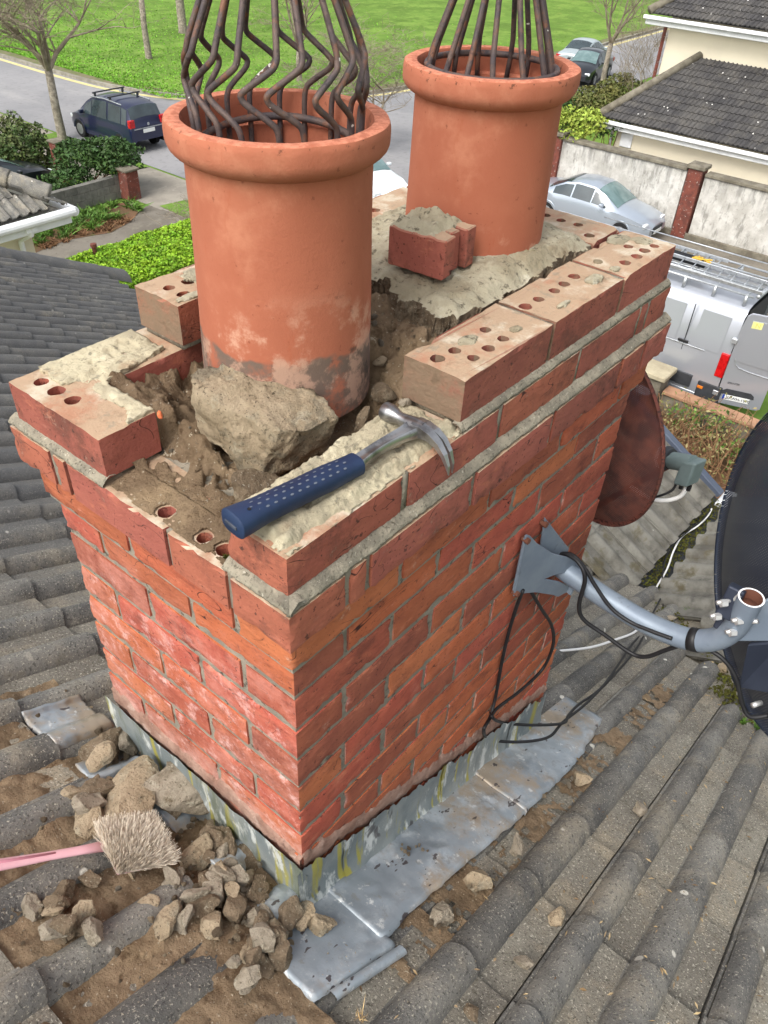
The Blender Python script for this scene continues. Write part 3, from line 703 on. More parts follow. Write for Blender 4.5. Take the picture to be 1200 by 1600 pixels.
def guard2():
    cx, cy = P2
    t = thing('bird_guard', 'rusty iron bird guard of straight rods converging above the far chimney pot', 'bird guard', (cx, cy, .60))
    N = 15
    for i in range(N):
        th = 2*pi*i/N + rnd.uniform(-.12,.12)
        pts = [(.1,.60),(.1,.635),(.092,.665),(.055,.765),(.012,.895)]
        tw = rnd.uniform(-.06,.06)
        r_ = MB(); r_.tube([(cx+r*cos(th+tw*k), cy+r*sin(th+tw*k), z) for k, (r, z) in enumerate(pts)], .0042, 10); r_.build('rod', m_rust, t, smooth=True)
    r_ = MB(); r_.tube([(cx+.101*cos(a), cy+.101*sin(a), .640) for a in np.linspace(0, 2*pi, 60)], .0048, 8, caps=False); r_.build('ring', m_rust, t, smooth=True)
guard2()

# ------------------------------------------------------------------ rocks
def rockmesh(dims, seed, cuts=9, rough=.06, sub=4, lo=.42, hi=.78):
    R = random.Random(seed); bm = bmesh.new(); bmesh.ops.create_icosphere(bm, subdivisions=sub, radius=1)
    pl = []
    for _ in range(cuts+6):
        n = Vector((R.gauss(0,1), R.gauss(0,1), R.gauss(0,.8))).normalized(); pl.append((n, R.uniform(lo, hi)))
    pl.append((Vector((0,0,-1)), .6))
    sx = R.random()*50
    for v in bm.verts:
        c = v.co.copy()
        for n, d in pl:
            q = c.dot(n)
            if q > d: c -= n*(q-d)
        nn = noise.fractal(c*1.7+Vector((sx,0,0)), 1, 2, 5)
        n2 = noise.fractal(c*7+Vector((sx,5,0)), 1, 2, 4)
        n3 = noise.fractal(c*22+Vector((sx,9,0)), 1, 2, 3)
        c += v.co*(nn*rough*.9+n2*rough*.55+n3*rough*.22)
        v.co = Vector((c.x*dims[0], c.y*dims[1], c.z*dims[2]))
    bmesh.ops.recalc_face_normals(bm, faces=bm.faces)
    for e in bm.edges: e.smooth = not (len(e.link_faces) == 2 and e.calc_face_angle(0) > radians(20))
    for f in bm.faces: f.smooth = True
    me = bpy.data.meshes.new('rock'); bm.to_mesh(me); bm.free()
    return me
def rock(name, me, mt, loc, rot, label, cat, group=None, sc=1.):
    o = bpy.data.objects.new(name, me); COL.objects.link(o)
    if not me.materials: me.materials.append(mt)
    o.location = loc; o.rotation_euler = rot; o.scale = (sc, sc, sc)
    return tag(o, label, cat, group)
def lumpmesh():
    T_ = [(297,583,.352),(343,564,.362),(400,573,.360),(465,592,.350),(512,620,.338),(527,650,.326),(482,674,.326),(440,672,.332),(395,650,.336),(350,636,.338),(306,612,.342)]
    B_ = [(322,655,.272),(345,705,.250),(392,758,.232),(440,738,.238),(478,703,.258),(522,668,.286)]
    pts = [atz(*q) for q in T_]+[atz(*q) for q in B_]
    pts += [Vector((p.x+.004, p.y, .25)) for p in pts[:5]]
    c0 = Vector((.148,.182,.292)); bm = bmesh.new()
    for p in pts: bm.verts.new(p-c0)
    r = bmesh.ops.convex_hull(bm, input=bm.verts)
    bmesh.ops.delete(bm, geom=[g for g in r['geom_interior'] if isinstance(g, bmesh.types.BMVert)], context='VERTS')
    bmesh.ops.subdivide_edges(bm, edges=bm.edges, cuts=13, use_grid_fill=True); bmesh.ops.triangulate(bm, faces=bm.faces)
    bm.normal_update()
    ns = {v: v.normal.copy() for v in bm.verts}
    for v in bm.verts:
        p = v.co*1.0
        v.co += ns[v]*(.010*noise.fractal(p*16,1,2,3)+.0045*noise.fractal(p*55,1,2,4)+.0022*noise.fractal(p*190,1,2,3)-.010*max(0,noise.noise(p*34+Vector((4,1,7)))-.30)) - p.normalized()*.002
    for f in bm.faces: f.smooth = True
    me = bpy.data.meshes.new('rock'); bm.to_mesh(me); bm.free(); return me
rock('mortar_lump', lumpmesh(), m_lump, (.148,.182,.292), (0,0,0), 'largest pale mortar lump resting against the base of the near chimney pot', 'mortar lump')
# second lump, darker, lower, between it and the missing bricks
rock('mortar_lump', rockmesh((.060,.045,.045), 5, 9, .08, 4), m_rub, (.088,.150,.238), (.3,.2,.5), 'brown lump of mortar under the largest lump beside the hollow in the chimney top', 'mortar lump')
# half brick with a broken finned end
hb = thing('broken_brick', 'broken half brick with a three finned snapped end lying before the far pot', 'brick', (.59,.235,.385))
def halfbrick():
    e1 = Vector((.085,-.995,0)).normalized()           # towards the snapped end (right in the photograph)
    a0 = atz(605,412,.386); a1 = atz(690,440,.386); a2 = atz(752,404,.388)
    u = (a1-a0); u.z = 0; Ln = u.length; u.normalize(); v = Vector((-u.y, u.x, 0)); 
    if v.dot(a2-a1) < 0: v = -v
    bk = .096; ht = .062
    def P(i, j, k): q = a0+u*i+v*j; return Vector((q.x, q.y, .386+k))
    b = MB(); n = 14
    def fin(j0, j1, ext, seed):
        P_ = []
        ring = []
        o = len(b.v)
        for k in range(n+1):
            i = -0.0+ (Ln*.80+ext)*k/n
            for (j, z) in ((j0,0),(j1,0),(j1,ht),(j0,ht)):
                wob = .0022*fr(i*70+seed, j*60, z*60, 1, 4)
                ex = (.006*fr(j*90+seed, z*70, seed, 1, 4)) if k == n else 0
                b.v.append(tuple(P(i+ex, j+wob, z+wob*(1 if z else 0))))
        for k in range(n):
            for q in range(4): b.f.append((o+k*4+q, o+k*4+(q+1)%4, o+(k+1)*4+(q+1)%4, o+(k+1)*4+q))
        b.f.append((o+3,o+2,o+1,o)); b.f.append(tuple(o+n*4+q for q in range(4)))
    fin(0, .032, Ln*.20, 1); fin(.0365, .060, Ln*.12, 2); fin(.066, .092, Ln*.22, 3)
    core = MB(); core.obox(P(Ln*.38, .046, .0295), u, v, (0,0,1), Ln*.385, .0455, .029)
    b.v += []; o = len(b.v); b.v += core.v; b.f += [tuple(i+o for i in f) for f in core.f]
    b.build('clay_body', m_brickd, hb, bevel=.0022)
    c = MB(); st = .003; nx, ny = int(Ln*.80/st), int(.09/st); PP = []
    for i in range(nx+1):
        rw = []
        for j in range(ny+1):
            e = min(i, nx-i, j, ny-j)/4.
            z = ht-.002+ .012*min(1,e)*(1+.8*fr(i*.12,j*.12,3)) + .004*fr(i*.4,j*.4)
            rw.append(P(i*st+.003*fr(j*.3,1), j*st+.001, z))
        PP.append(rw)
    c.grid(PP); c.build('mortar_crust', m_flaunch, hb, smooth=True)
halfbrick()

# ------------------------------------------------------------------ hammer
hm = thing('claw_hammer', 'steel claw hammer with a blue dimpled rubber grip lying on the chimney corner', 'hammer', (.1,.03,.30))
def hammer():
    A = Vector((-.040,.046,.322)); Bp = Vector((.150,.026,.3135)); Cn = Vector((.262,.018,.3165))
    d = (Bp-A).normalized(); sd_ = Vector((0,0,1)).cross(d).normalized(); up = d.cross(sd_)
    g = MB(); n = 26; K = 20
    for i in range(n+1):
        t = i/n; c = A+(Bp-A)*t
        wd = .0185*(1-.10*sin(pi*t)) + .004*ss(.85,1,1-t)*0 + .0035*ss(.25,0,t) - .003*ss(.7,1,t); hh = .0145+.001*ss(.3,0,t)-.0015*ss(.7,1,t)
        if i == 0: wd *= .80; hh *= .80
        if i == 1: c = A+(Bp-A)*.012
        for q in range(K):
            th = 2*pi*q/K; ct, st_ = cos(th), sin(th)
            e = .75
            x_ = abs(ct)**e*(1 if ct > 0 else -1)*wd; y_ = abs(st_)**e*(1 if st_ > 0 else -1)*hh
            g.v.append(tuple(c+sd_*x_+up*y_))
    for i in range(n):
        for q in range(K): g.f.append((i*K+q, i*K+(q+1)%K, (i+1)*K+(q+1)%K, (i+1)*K+q))
    g.f.append(tuple(range(K))[::-1]); g.f.append(tuple(n*K+q for q in range(K)))
    gr = g.build('grip', m_grip, hm, auto=50)
    e = MB(); 
    e.obox(A-d*.0004, d, sd_, up, .0012, .0105, .0022); e.build('butt_slot', m_gripe, gr, bevel=.0006)
    dm = MB()
    for r_ in (-2,-1,0,1):
        for i in range(13):
            t = .10+.80*(i+(.5 if r_ % 2 else 0))/13.
            if i > 6 and abs(r_+.5) > 1 and False: continue
            c = A+(Bp-A)*t; off = .0078*(r_+.5)
            wd = .0185*(1-.10*sin(pi*t)); hh = .0145
            zc = hh*max(0, 1-(abs(off)/wd)**(2/.75))**(.75/2)
            cc = c+sd_*off+up*(zc+.0003)
            o = len(dm.v)
            sl_ = -off/wd*1.0
            tv = (sd_+up*sl_*.9).normalized()
            dm.v.append(tuple(cc+up*.0003))
            for q in range(10):
                th = 2*pi*q/10; dm.v.append(tuple(cc+d*cos(th)*.0026+tv*sin(th)*.0013))
            for q in range(10): dm.f.append((o, o+1+q, o+1+(q+1)%10))
    dm.build('grip_dimples', m_gripd, gr)
    hole = MB(); cc = A+d*.021+up*.0152-sd_*.006; hole.lathe([(0,0),(.0022,0),(.0022,.0006)], tuple(cc), 12); hole.build('hang_hole', m_black, gr)
    s = MB(); k = 16; pr = []
    for i in range(k+1):
        t = i/k; c = Bp+(Cn-Bp)*t - d*.004*(1-t)
        c = c+sd_*(.004*sin(pi*t))
        wd = .0105-.0022*sin(pi*min(1,t*1.15))+.003*ss(.75,1,t); hh = .0072+.002*ss(.7,1,t)
        wd2 = wd
        ring = [(1,.55),(.75,1),(.28,.72),(-.28,.72),(-.75,1),(-1,.55),(-1,-.55),(-.75,-1),(-.28,-.72),(.28,-.72),(.75,-1),(1,-.55)]
        pr.append([tuple(c+sd_*x*wd+up*y*hh) for x, y in ring])
    for rw in pr: s.v += rw
    K = 12
    for i in range(k):
        for q in range(K): s.f.append((i*K+q, i*K+(q+1)%K, (i+1)*K+(q+1)%K, (i+1)*K+q))
    s.f.append(tuple(range(K))[::-1]); s.f.append(tuple(k*K+q for q in range(K)))
    s.build('shaft', m_steel, hm, auto=50)
    # head: poll (to +sd) and claw (to -sd, curving down)
    h = MB()
    face = atz(624,646,.325)
    hd = Vector((face.x-Cn.x, face.y-Cn.y, 0)).normalized()
    C0 = Cn+Vector((0,0,.002))
    h.tube([C0-hd*.012, C0+hd*.004, C0+hd*.020, C0+hd*.030, C0+hd*.036, C0+hd*.044, C0+hd*.055, C0+hd*.0575], [.0118,.0118,.0090,.0082,.0100,.0128,.0128,.0114], 24)
    h.build('head', m_steel, hm, auto=35)
    for sgn in (-1, 1):
        c_ = MB(); pts = []; rr = []
        P_ = [C0+hd*.002, C0-hd*.012+Vector((0,0,.001)), C0-hd*.026+Vector((0,0,.000)), C0-hd*.040+Vector((0,0,-.006)), C0-hd*.052+Vector((-.001,0,-.017)), C0-hd*.060+Vector((-.002,0,-.031)), C0-hd*.063+Vector((-.003,0,-.044))]
        o = 0
        lat = hd.cross(Vector((0,0,1))).normalized()
        wds = [.0115,.0115,.0115,.0108,.0095,.0072,.004]; ths = [.011,.010,.0075,.0055,.0042,.003,.0012]
        for i, q in enumerate(P_):
            tdir = (P_[min(i+1,6)]-P_[max(i-1,0)]).normalized(); nn = tdir.cross(lat).normalized()
            gap = .0 if i < 3 else .0006+.0013*(i-2)*.6
            for (a_, b__) in ((gap,-1),(gap,1),(wds[i],.8),(wds[i],-.8)):
                c_.v.append(tuple(q+lat*sgn*a_+nn*b__*ths[i]))
        for i in range(6):
            for q in range(4): c_.f.append((i*4+q, i*4+(q+1)%4, (i+1)*4+(q+1)%4, (i+1)*4+q))
        c_.f.append((24,25,26,27)); c_.f.append((3,2,1,0))
        c_.build('claw', m_steel, hm, bevel=.0012, seg=2, smooth=False)
hammer()

# ------------------------------------------------------------------ our roof
def rollprof(u, sharp=.5):
    """height of the double roll tile across its width, u in 0..292 mm"""
    def roll(a, b, h=.036):
        if a <= u <= b: return h*max(0,sin(pi*(u-a)/(b-a)))**.62
        return 0
    h = max(roll(-.004,.067), roll(.129,.212))
    if u < .004: h = max(h, -.004)
    if u > .284: h = .010          # side lap of the next tile
    if .2805 < u <= .2835: h = -.012
    return h
US = [0,.002,.006,.012,.02,.03,.04,.05,.058,.064,.067,.075,.10,.125,.129,.134,.142,.155,.17,.185,.198,.206,.212,.22,.25,.280,.281,.283,.2845,.2915]
def tile_slope(mb, O, D, A, Nn, nd, na, gauge=.3043, per=.292, clip=None, thick=.012, jit=.003, scale=1., us=US, seed=0, d0=0, a0=0, flat=False):
    """O origin (Vector), D unit downslope, A unit across, Nn unit normal; nd courses, na tiles"""
    R = random.Random(seed)
    for ja in range(a0, a0+na):
        for jd in range(d0, d0+nd):
            ctr = O + D*((jd+.5)*gauge) + A*((ja+.5)*per)
            if clip and not clip(ctr): continue
            dz, dd, tl = R.uniform(-jit, jit)*.6, R.uniform(-jit, jit)*1.6, R.uniform(-.5,.5)*jit
            P = []
            for row_ in range(4):
                t = (0, .5, 1, 1)[row_]; rw = []
                for u in us:
                    q = u*scale; h = rollprof(u)*scale
                    lift = thick*(t if row_ < 3 else t)
                    z = h+lift+dz+tl*(u/.292-.5)*2
                    if row_ == 3: z = h-.012*1+.0
                    edge = dd*(t) + (.002*fr(u*60+ja*3, jd*7.) if row_ >= 2 else 0)
                    s_ = jd*gauge + t*gauge + edge + (.004 if row_ == 2 else 0)
                    if row_ == 1: z += .001*fr(u*9, jd, ja)
                    pt = O + D*s_ + A*(ja*per+q)
                    if flat and -.20 < pt.y < .05 and -.16 < pt.x < 1.19: z = min(z, .010)
                    rw.append(pt + Nn*z)
                P.append(rw)
            mb.fm += [0]*(len(mb.f)-len(mb.fm)); mb.grid(P)
            for i_ in range(3):
                for j_ in range(len(us)-1):
                    uc = (us[j_]+us[j_+1])/2; mb.fm.append(1 if (.069 < uc < .127 or .214 < uc < .2812) else 0)
k_ = sqrt(1+RS*RS)
D1 = Vector((1,0,-RS))/k_; N1 = Vector((RS,0,1))/k_; A1 = Vector((0,-1,0))
GX = .275
O1 = Vector((.12-GX*5, -.106+.292*22, roofz(.12-GX*5)))      # course edges at x=.12+.275k
def clip1(c):
    x, y = c.x, c.y
    if -.13 < x < 1.0 and .0 < y < .55: return False
    if x > 3.55: return False
    # valleys with the lower roof
    if y < .2 and x > 2.65+1.2*(y-.2)*1.0+.02: return False
    if .2 <= y < 1.7 and x > 2.65-.72*(y-.2): return False
    if 1.7 <= y < 3.2 and x > 1.57+.72*(y-1.7): return False
    if y > 6.05: return False
    return True
roof = thing('tiled_roof', 'weathered grey concrete double roll tiled roof around the brick chimney', 'roof', (0,0,roofz(0)))
mb = MB()
tile_slope(mb, O1, D1, A1, N1, 18, 34, gauge=GX*k_, clip=clip1, seed=3, jit=.0035, thick=.013, flat=True)
rt = mb.build('main_slope', [m_tile, m_tilepan], roof, auto=35)
# underlay just beneath
mb = MB(); mb.add([O1+A1*0-N1*.012, O1+A1*9.9-N1*.012, O1+A1*9.9+D1*5.4-N1*.012, O1+D1*5.4-N1*.012][0:0], [])
us_ = MB()
def quad(mb, a, b, c, d): mb.add([a,b,c,d], [(0,1,2,3)])
def pr(x, y, off=0): return Vector((x, y, roofz(x)+off))
us_.add([pr(-1.3,6.1,-.03), pr(-1.3,-3.4,-.03), pr(-.8,-3.4,-.03), pr(1.1,-1.2,-.03), pr(2.66,.2,-.03), pr(1.57,1.7,-.03), pr(2.65,3.2,-.03), pr(3.52,3.2,-.03), pr(3.52,6.1,-.03)], [tuple(range(9))])
us_.build('underlay', m_joint, roof)
# ridge caps closing the far left edge
for i in range(8):
    x0 = 1.55+i*.27; c = MB(); P = []
    for k, t in enumerate((0,.03,.5,.97,1)):
        x = x0+t*.275; rw = []
        for q in range(11):
            th = pi*q/10; r = .105+(.006 if t > .9 else 0)
            rw.append((x, 6.0+r*cos(th), roofz(x)+.012+r*.9*sin(th)))
        P.append(rw)
    c.grid(P); c.build('ridge_cap', m_tile, roof, smooth=True)
# lower cross roof meeting ours in a valley
VX, VY, VZ, S2 = 2.65, .2, roofz(2.65)-.01, .57
XE = 3.60
k2 = sqrt(1+S2*S2)
mb = MB()
D2 = Vector((0,-1,-S2))/k2; N2 = Vector((0,-S2,1))/k2; A2 = Vector((1,0,0))
def clip2(c):
    x, y = c.x, c.y
    return x < XE and (VZ+S2*(y-VY)) > roofz(x)-.03 and y > VY+.03
tile_slope(mb, Vector((XE-.292*9, VY+.05+6*.29, VZ+S2*(.05+6*.29))), D2, A2, N2, 6, 9, gauge=.29*k2, clip=clip2, seed=5)
us2 = MB()
us2.add([(XE-.02,VY,VZ-.03),(XE-.02,1.7,VZ+S2*1.5-.03),(1.2,1.7,VZ+S2*1.5-.03),(VX-.4,VY,VZ-.03)], [(0,1,2,3)])
D3 = Vector((0,1,-S2))/k2; N3 = Vector((0,S2,1))/k2; A3 = Vector((-1,0,0))
def clip3(c):
    x, y = c.x, c.y
    return (VZ+S2*(VY-y)) > roofz(x)-.03 and y < VY-.06
tile_slope(mb, Vector((XE, VY-.07-7*.28, VZ+S2*(.07+7*.28))), D3, A3, N3, 7, 12, gauge=.28*k2, clip=clip3, seed=6)
us2.add([(XE-.02,VY,VZ-.03),(XE-.02,-1.8,VZ+S2*2-.03),(.2,-1.8,VZ+S2*2-.03),(VX-.4,VY,VZ-.03)], [(0,3,2,1)])
mb.build('valley_slopes', m_tileg, roof, auto=35)
us2.build('valley_underlay', m_joint, roof)
g_ = MB(); P = []
for i in range(30):
    x = VX-.10+i*(XE-VX+.14)/29; P.append([(x, VY+d, VZ-.012+abs(d)*.25+.006*fr(x*8,d*30)) for d in (-.09,-.05,-.015,.015,.05,.09)])
g_.grid(P); g_.build('valley_gutter', m_dark, roof, smooth=True)
# dark edge strips on the verge of the cross roof
vb = MB()
for i in range(6):
    y0 = VY+.02+i*.24; z0 = VZ+S2*(y0-VY)
    vb.obox(Vector((XE+.02, y0+.12, z0+.035+S2*.12-.004*i%2)), (1,0,0), -D2, N2, .026, .128*k2, .018)
vb.build('verge_trim', m_fascia, roof, bevel=.004)
vb = MB(); vb.obox((XE+.06, VY-.02, VZ-.02), (1,0,0), (0,1,0), (0,0,1), .09, .035, .028); vb.build('rainwater_outlet', m_fwhite, roof, bevel=.006)
# walls under our roof
hw = MB(); hw.box((-3.4,-3.0,-8.02), (1.9,5.9,-1.7)); hw.box((1.9,3.3,-8.02),(3.3,5.9,-2.38)); hw.box((1.9,-1.6,-8.02), (XE-.06,1.6,-2.05)); hw.build('wall', m_cream, roof)
e_ = MB(); e_.box((3.3,3.25,-2.45),(3.50,6.0,-2.33)); e_.build('eaves_gutter', m_fwhite, roof, bevel=.01)

# ------------------------------------------------------------------ lead
def tileh(x, y):
    j = (-.106 - y)/.292; u = (j-math.floor(j))*.292
    return rollprof(u)
lead = thing('lead_flashing', 'grey lead flashing dressed round the foot of the brick chimney', 'flashing', (.2,-.1,roofz(.2)))
def leadsheet(name, x0, x1, yin, yout, mt, h0=.012, jagx=.0, skirt=True):
    b = MB(); st = .008; nx = int((x1-x0)/st); ny = 26; P = []
    for i in range(nx+1):
        x = x0+(x1-x0)*i/nx; rw = []
        ye = yout(x)
        for j in range(ny+1):
            t = j/ny; y = yin+(ye-yin)*t
            z = roofz(x) + .020 + h0 + .0035*fr(x*9,y*14,1,1,3)+.0012*fr(x*35,y*35,4,1,4)+.004*ss(.15,.4,fr(x*7+3,y*9,8))
            if t < .0001: pass
            if j == ny: z -= .010
            rw.append((x, y, z))
        P.append(rw)
    # turned-down ends
    for end, rwi in ((0, P[0]), (1, P[-1])):
        ext = [(x+(-.004 if end == 0 else .004), y, z-.014) for x, y, z in rwi]
        if end == 0: P.insert(0, ext)
        else: P.append(ext)
    b.grid(P); return b.build(name, mt, lead, smooth=True)
yo = lambda x: -.165+.010*sin(x*5+1)+.006*fr(x*18,1)+.018*ss(.9,1.2,x)
leadsheet('near_apron', -.128, .058, -.004, lambda x: -.150-.03*(x+.128)/.186+.004*fr(x*40,1), m_lead)
leadsheet('side_apron', .048, .62, -.004, yo, m_lead, .016)
leadsheet('far_apron', .602, 1.20, -.004, yo, m_lead, .020)
b = MB(); P = []
for i in range(20):
    x = -.10+i*.0085; P.append([(x, -.156-.028*(x+.1)/.16+d, roofz(x)+.036+dz) for d, dz in ((0,0),(-.004,.004),(-.014,.003),(-.018,-.004),(-.018,-.012))])
b.grid(P); b.build('folded_edge', m_lead, lead, smooth=True)
# upstands: right face in overlapping pieces, left face in one
def upR(x0, x1, d):
    b = MB(); P = []; n = 28
    for i in range(n+1):
        x = x0+(x1-x0)*i/n; rz = roofz(x); rw = []
        top = rz+.165+.020*fr(x*12,9)+.014*fr(x*50,2)
        for k in range(11):
            q = k/10; z = rz+.022+(top-rz-.022)*q
            rw.append((x, -d-.006+(-.016*(1-q)**6)+.003*fr(x*16,z*16)-.004*ss(.85,1,q)*(fr(x*30,3)), z))
        P.append(rw)
    b.grid(P); b.build('upstand', m_leadup, lead, smooth=True)
xs = [-.012,.105,.26,.45,.60,.78,.985]
for i in range(6): upR(xs[i]-.008, xs[i+1], .004+.0025*(i % 2))
b = MB(); P = []
for i in range(61):
    y = -.012+.57*i/60; rw = []
    for k in range(13):
        q = k/12; z = -.655+(.195+.012*fr(y*14,3)-.0*y)*q
        rw.append((-.008-.028*(1-q)**7+.003*fr(y*13,z*13,5)-.004*q, y, z))
    P.append(rw)
b.grid(P); b.build('upstand', m_leadup, lead, smooth=True)
b = MB(); P = []
for i in range(13):
    th = pi+ .5*pi*i/12; r = .013+.003*sin(i*1.4)
    P.append([(.003+ (r+.022*(1-q)**6)*cos(th), .003+(r+.022*(1-q)**6)*sin(th), -.662+.165*q+.006*fr(i,q*3)) for q in np.linspace(0,1,12)])
b.grid(P); b.build('corner_fold', m_leadup, lead, smooth=True)
# front apron pieces dressed over tile rolls by the left corner
def leadpatch(name, x0, x1, y0, y1):
    b = MB(); P = []
    for i in range(31):
        x = x0+(x1-x0)*i/30; rw = []
        for j in range(31):
            y = y0+(y1-y0)*j/30
            e = 1 if 0 < i < 30 and 0 < j < 30 else 0
            rw.append((x+.006*fr(y*30,2)*(i == 0), y+.006*fr(x*30,1), roofz(x)+.006+.016*e+tileh(x,y)*.95+.0025*fr(x*30,y*30,2)))
        P.append(rw)
    b.grid(P); b.build(name, m_lead, lead, smooth=True)
leadpatch('front_apron', -.135, .0, .575, .715)
leadpatch('front_apron', -.128, -.02, .44, .535)
leadpatch('front_apron', -.085, .0, -.02, .44)

# ------------------------------------------------------------------ soil spilled on the tiles
soil = MB()
def soilz(x, y):
    return roofz(x)+.006+.016*ss(-.55,-.05,x)+.020*fr(x*7,y*7,3,1,3)+.007*fr(x*40,y*40,1,1,4)+.0016*fr(x*150,y*150)+.010*ss(.3,.05,hypot(x+.12,(y-.15)*.8))
hfield(soil, -.62, -.012, -.30, .80, .0055, soilz, keep=lambda x,y: x < -.012 and not (x > -.13 and y < -.03 ) and not (x > -.14 and .56 < y < .73))
hfield(soil, .02, 1.7, -.245, -.150, .0055, lambda x,y: roofz(x)+.015+.006*fr(x*12,y*30,3)+.004*fr(x*60,y*60), keep=lambda x,y: fr(x*9,9)+.10+.5*fr(x*24,y*40) > 0)
tag(soil.build('spilled_soil', m_dirt, None, loc=(-.3,.2,roofz(-.3)), smooth=True), 'sandy dirt and mortar dust spilled between the roof tile rolls below the chimney', 'dirt', kind='stuff')

# ------------------------------------------------------------------ rubble, each lump its own object
def roofrock(px, py, w_, mt, seed, label, h=.6, group=None, off=.035, rot=None, sub=4, cuts=9, elong=None, name='mortar_lump'):
    p_ = atr(px, py, off); depth = (p_-CAM).dot(cf); wd = w_*depth/FOC/2
    R = random.Random(seed)
    el = elong or (1, R.uniform(.6,.9), h)
    me = rockmesh((wd*el[0]*1.36, wd*el[1]*1.36, wd*el[2]*1.36), seed, cuts, .09, sub)
    return rock(name, me, mt, p_, rot or (R.uniform(-.5,.5), R.uniform(-.5,.5), R.uniform(0,6.28)), label, 'mortar lump' if name == 'mortar_lump' else 'stone', group)
big = [
 (290,1222,136,m_rubpale,21,'long slab of mortar leaning on the lead upstand under the left brick face',.4,.10,(.7,.55,-.72),(1,.52,.42)),
 (208,1232,108,m_lump,22,'broad flat brown slab of mortar just above the brush head',.35,.080,(.1,.15,.4),(1,.75,.42)),
 (165,1168,92,m_rub,23,'flat brown piece of mortar beside the pale lead patch',.4,.045,(.1,.25,.2),(1,.7,.45)),
 (198,1160,58,m_rubpale,24,'thin angular chip standing between the lead patch and the long slab',.4,.055,(.3,.3,1.),(1,.6,.4)),
 (143,1280,66,m_lump,25,'square topped lump of mortar just left of the brush bristles',.5,.05,(0,.2,.6),(1,.8,.55)),
 (350,1320,72,m_rub,26,'rounded brown lump of mortar on the heap right of the brush',.8,.05,None,(1,.8,.7)),
 (306,1334,62,m_lump,27,'angular mortar lump touching the right edge of the brush bristles',.8,.05,None,(1,.7,.65)),
 (338,1375,54,m_lump,28,'pale faced lump in the middle of the heap below the chimney corner',.8,.05,None,(1,.8,.7)),
 (270,1262,52,m_rub,29,'dark lump wedged between the long slab and the brush bristles',.7,.05,None,(1,.8,.8)),
 (402,1388,46,m_rub,30,'upright narrow lump standing against the foot of the left lead upstand',.9,.04,None,(.7,.6,1.)),
 (385,1340,74,m_rub,31,'mossy sided lump beside the lead upstand near the chimney corner',.6,.03,None,(1,.6,.5)),
 (468,1438,50,m_lump,32,'pale lump nearest the chimney corner at the end of the heap',.8,.04,None,(1,.9,.7)),
 (503,1443,52,m_lump,33,'knobbly pale lump resting on the edge of the side lead',.7,.045,None,(1,.7,.7)),
 (400,1437,44,m_rubpale,34,'standing pale lump with a rounded white face in the heap',.9,.045,None,(.8,.7,1.)),
 (402,1485,62,m_lump,35,'wide angular lump at the lower tip of the heap',.6,.035,(.2,.2,.6),(1,.8,.5)),
 (388,1530,66,m_rubpale,36,'lowest pale lump lying between two tile rolls',.4,.02,(.1,.3,.2),(1,.6,.4)),
 (275,1437,52,m_rubpale,37,'pale block sitting in the channel below the brush',.7,.03,None,(1,.8,.7)),
 (371,1420,40,m_rub,38,'dark flat sided lump standing in the heap above the tile roll end',.9,.03,None,(.6,.6,1.)),
 (95,1398,60,m_rub,39,'flat lump with a sandy top left of the brush and below its handle',.45,.025,(0,.1,.3),(1,.75,.45)),
 (18,1420,42,m_rub,40,'reddish brown lump nearest the left edge of the roof rubble',.7,.02,None,(1,.7,.6)),
 (55,1425,50,m_rubpale,41,'pale fractured lump between the two brown lumps below the brush handle',.6,.02,None,(1,.8,.6)),
 (140,1372,48,m_rub,42,'smooth brown shard leaning under the left edge of the bristles',.4,.035,(.6,.3,1.9),(1,.6,.35)),
 (693,1430,42,m_rubpale,43,'pale lump lying against the torn edge of the side lead sheet',.8,.035,None,(1,.85,.8)),
 (745,1372,46,m_lump,44,'lumpy brown grey mortar piece by the middle of the side lead sheet',.7,.035,None,(1,.8,.7)),
 (808,1322,40,m_rubpale,45,'flat pale chip beside the first long tile roll right of the lead',.5,.035,None,(1,.6,.5)),
 (909,1216,32,m_lump,46,'small brown lump beyond the lead beside the first tile roll',.7,.035,None,(1,.8,.6)),
 (1000,1264,26,m_rubpale,47,'single small pale stone on the flat of a tile near the roof valley',.7,.03,None,(1,.8,.6)),
 (820,1503,30,m_rubpale,48,'whitish stone on a flat tile at the bottom right',.6,.03,None,(1,.8,.6)),
 (872,1435,30,m_lump,49,'brown stone on the flat of the tile near the bottom',.6,.03,None,(1,.8,.6)),
 (737,1582,32,m_rub,50,'brown pebble on the tile at the very bottom edge',.6,.03,None,(1,.8,.6)),
]
for (px_, py_, w_, mt, sd2, lb, h_, off, rot, el) in big:
    roofrock(px_, py_, w_, mt, sd2, lb, h_, None, off, rot, 4, 9, el)
R_ = random.Random(77)
for i in range(84):
    a_, b_ = R_.choice([(330,1340),(350,1370),(410,1440),(380,1410),(350,1400),(395,1420),(430,1470),(385,1500),(290,1390),(60,1430),(110,1440),(240,1400),(140,1240)])
    roofrock(a_+R_.gauss(0,20), b_+R_.gauss(0,22), R_.uniform(22,58), R_.choice([m_rub,m_rub,m_lump,m_rubpale]), 300+i, 'angular broken mortar piece in the rubble heap below the left face of the chimney', .7, 'angular pieces in the rubble heap', R_.uniform(.03,.065), None, 3, 8, (1, R_.uniform(.55,.85), R_.uniform(.4,.7)))
pool = [rockmesh((1, rnd.uniform(.65,.95), rnd.uniform(.5,.9)), 100+i, 8, .10, 3) for i in range(12)]
pmats = [m_rub, m_lump, m_rubpale]
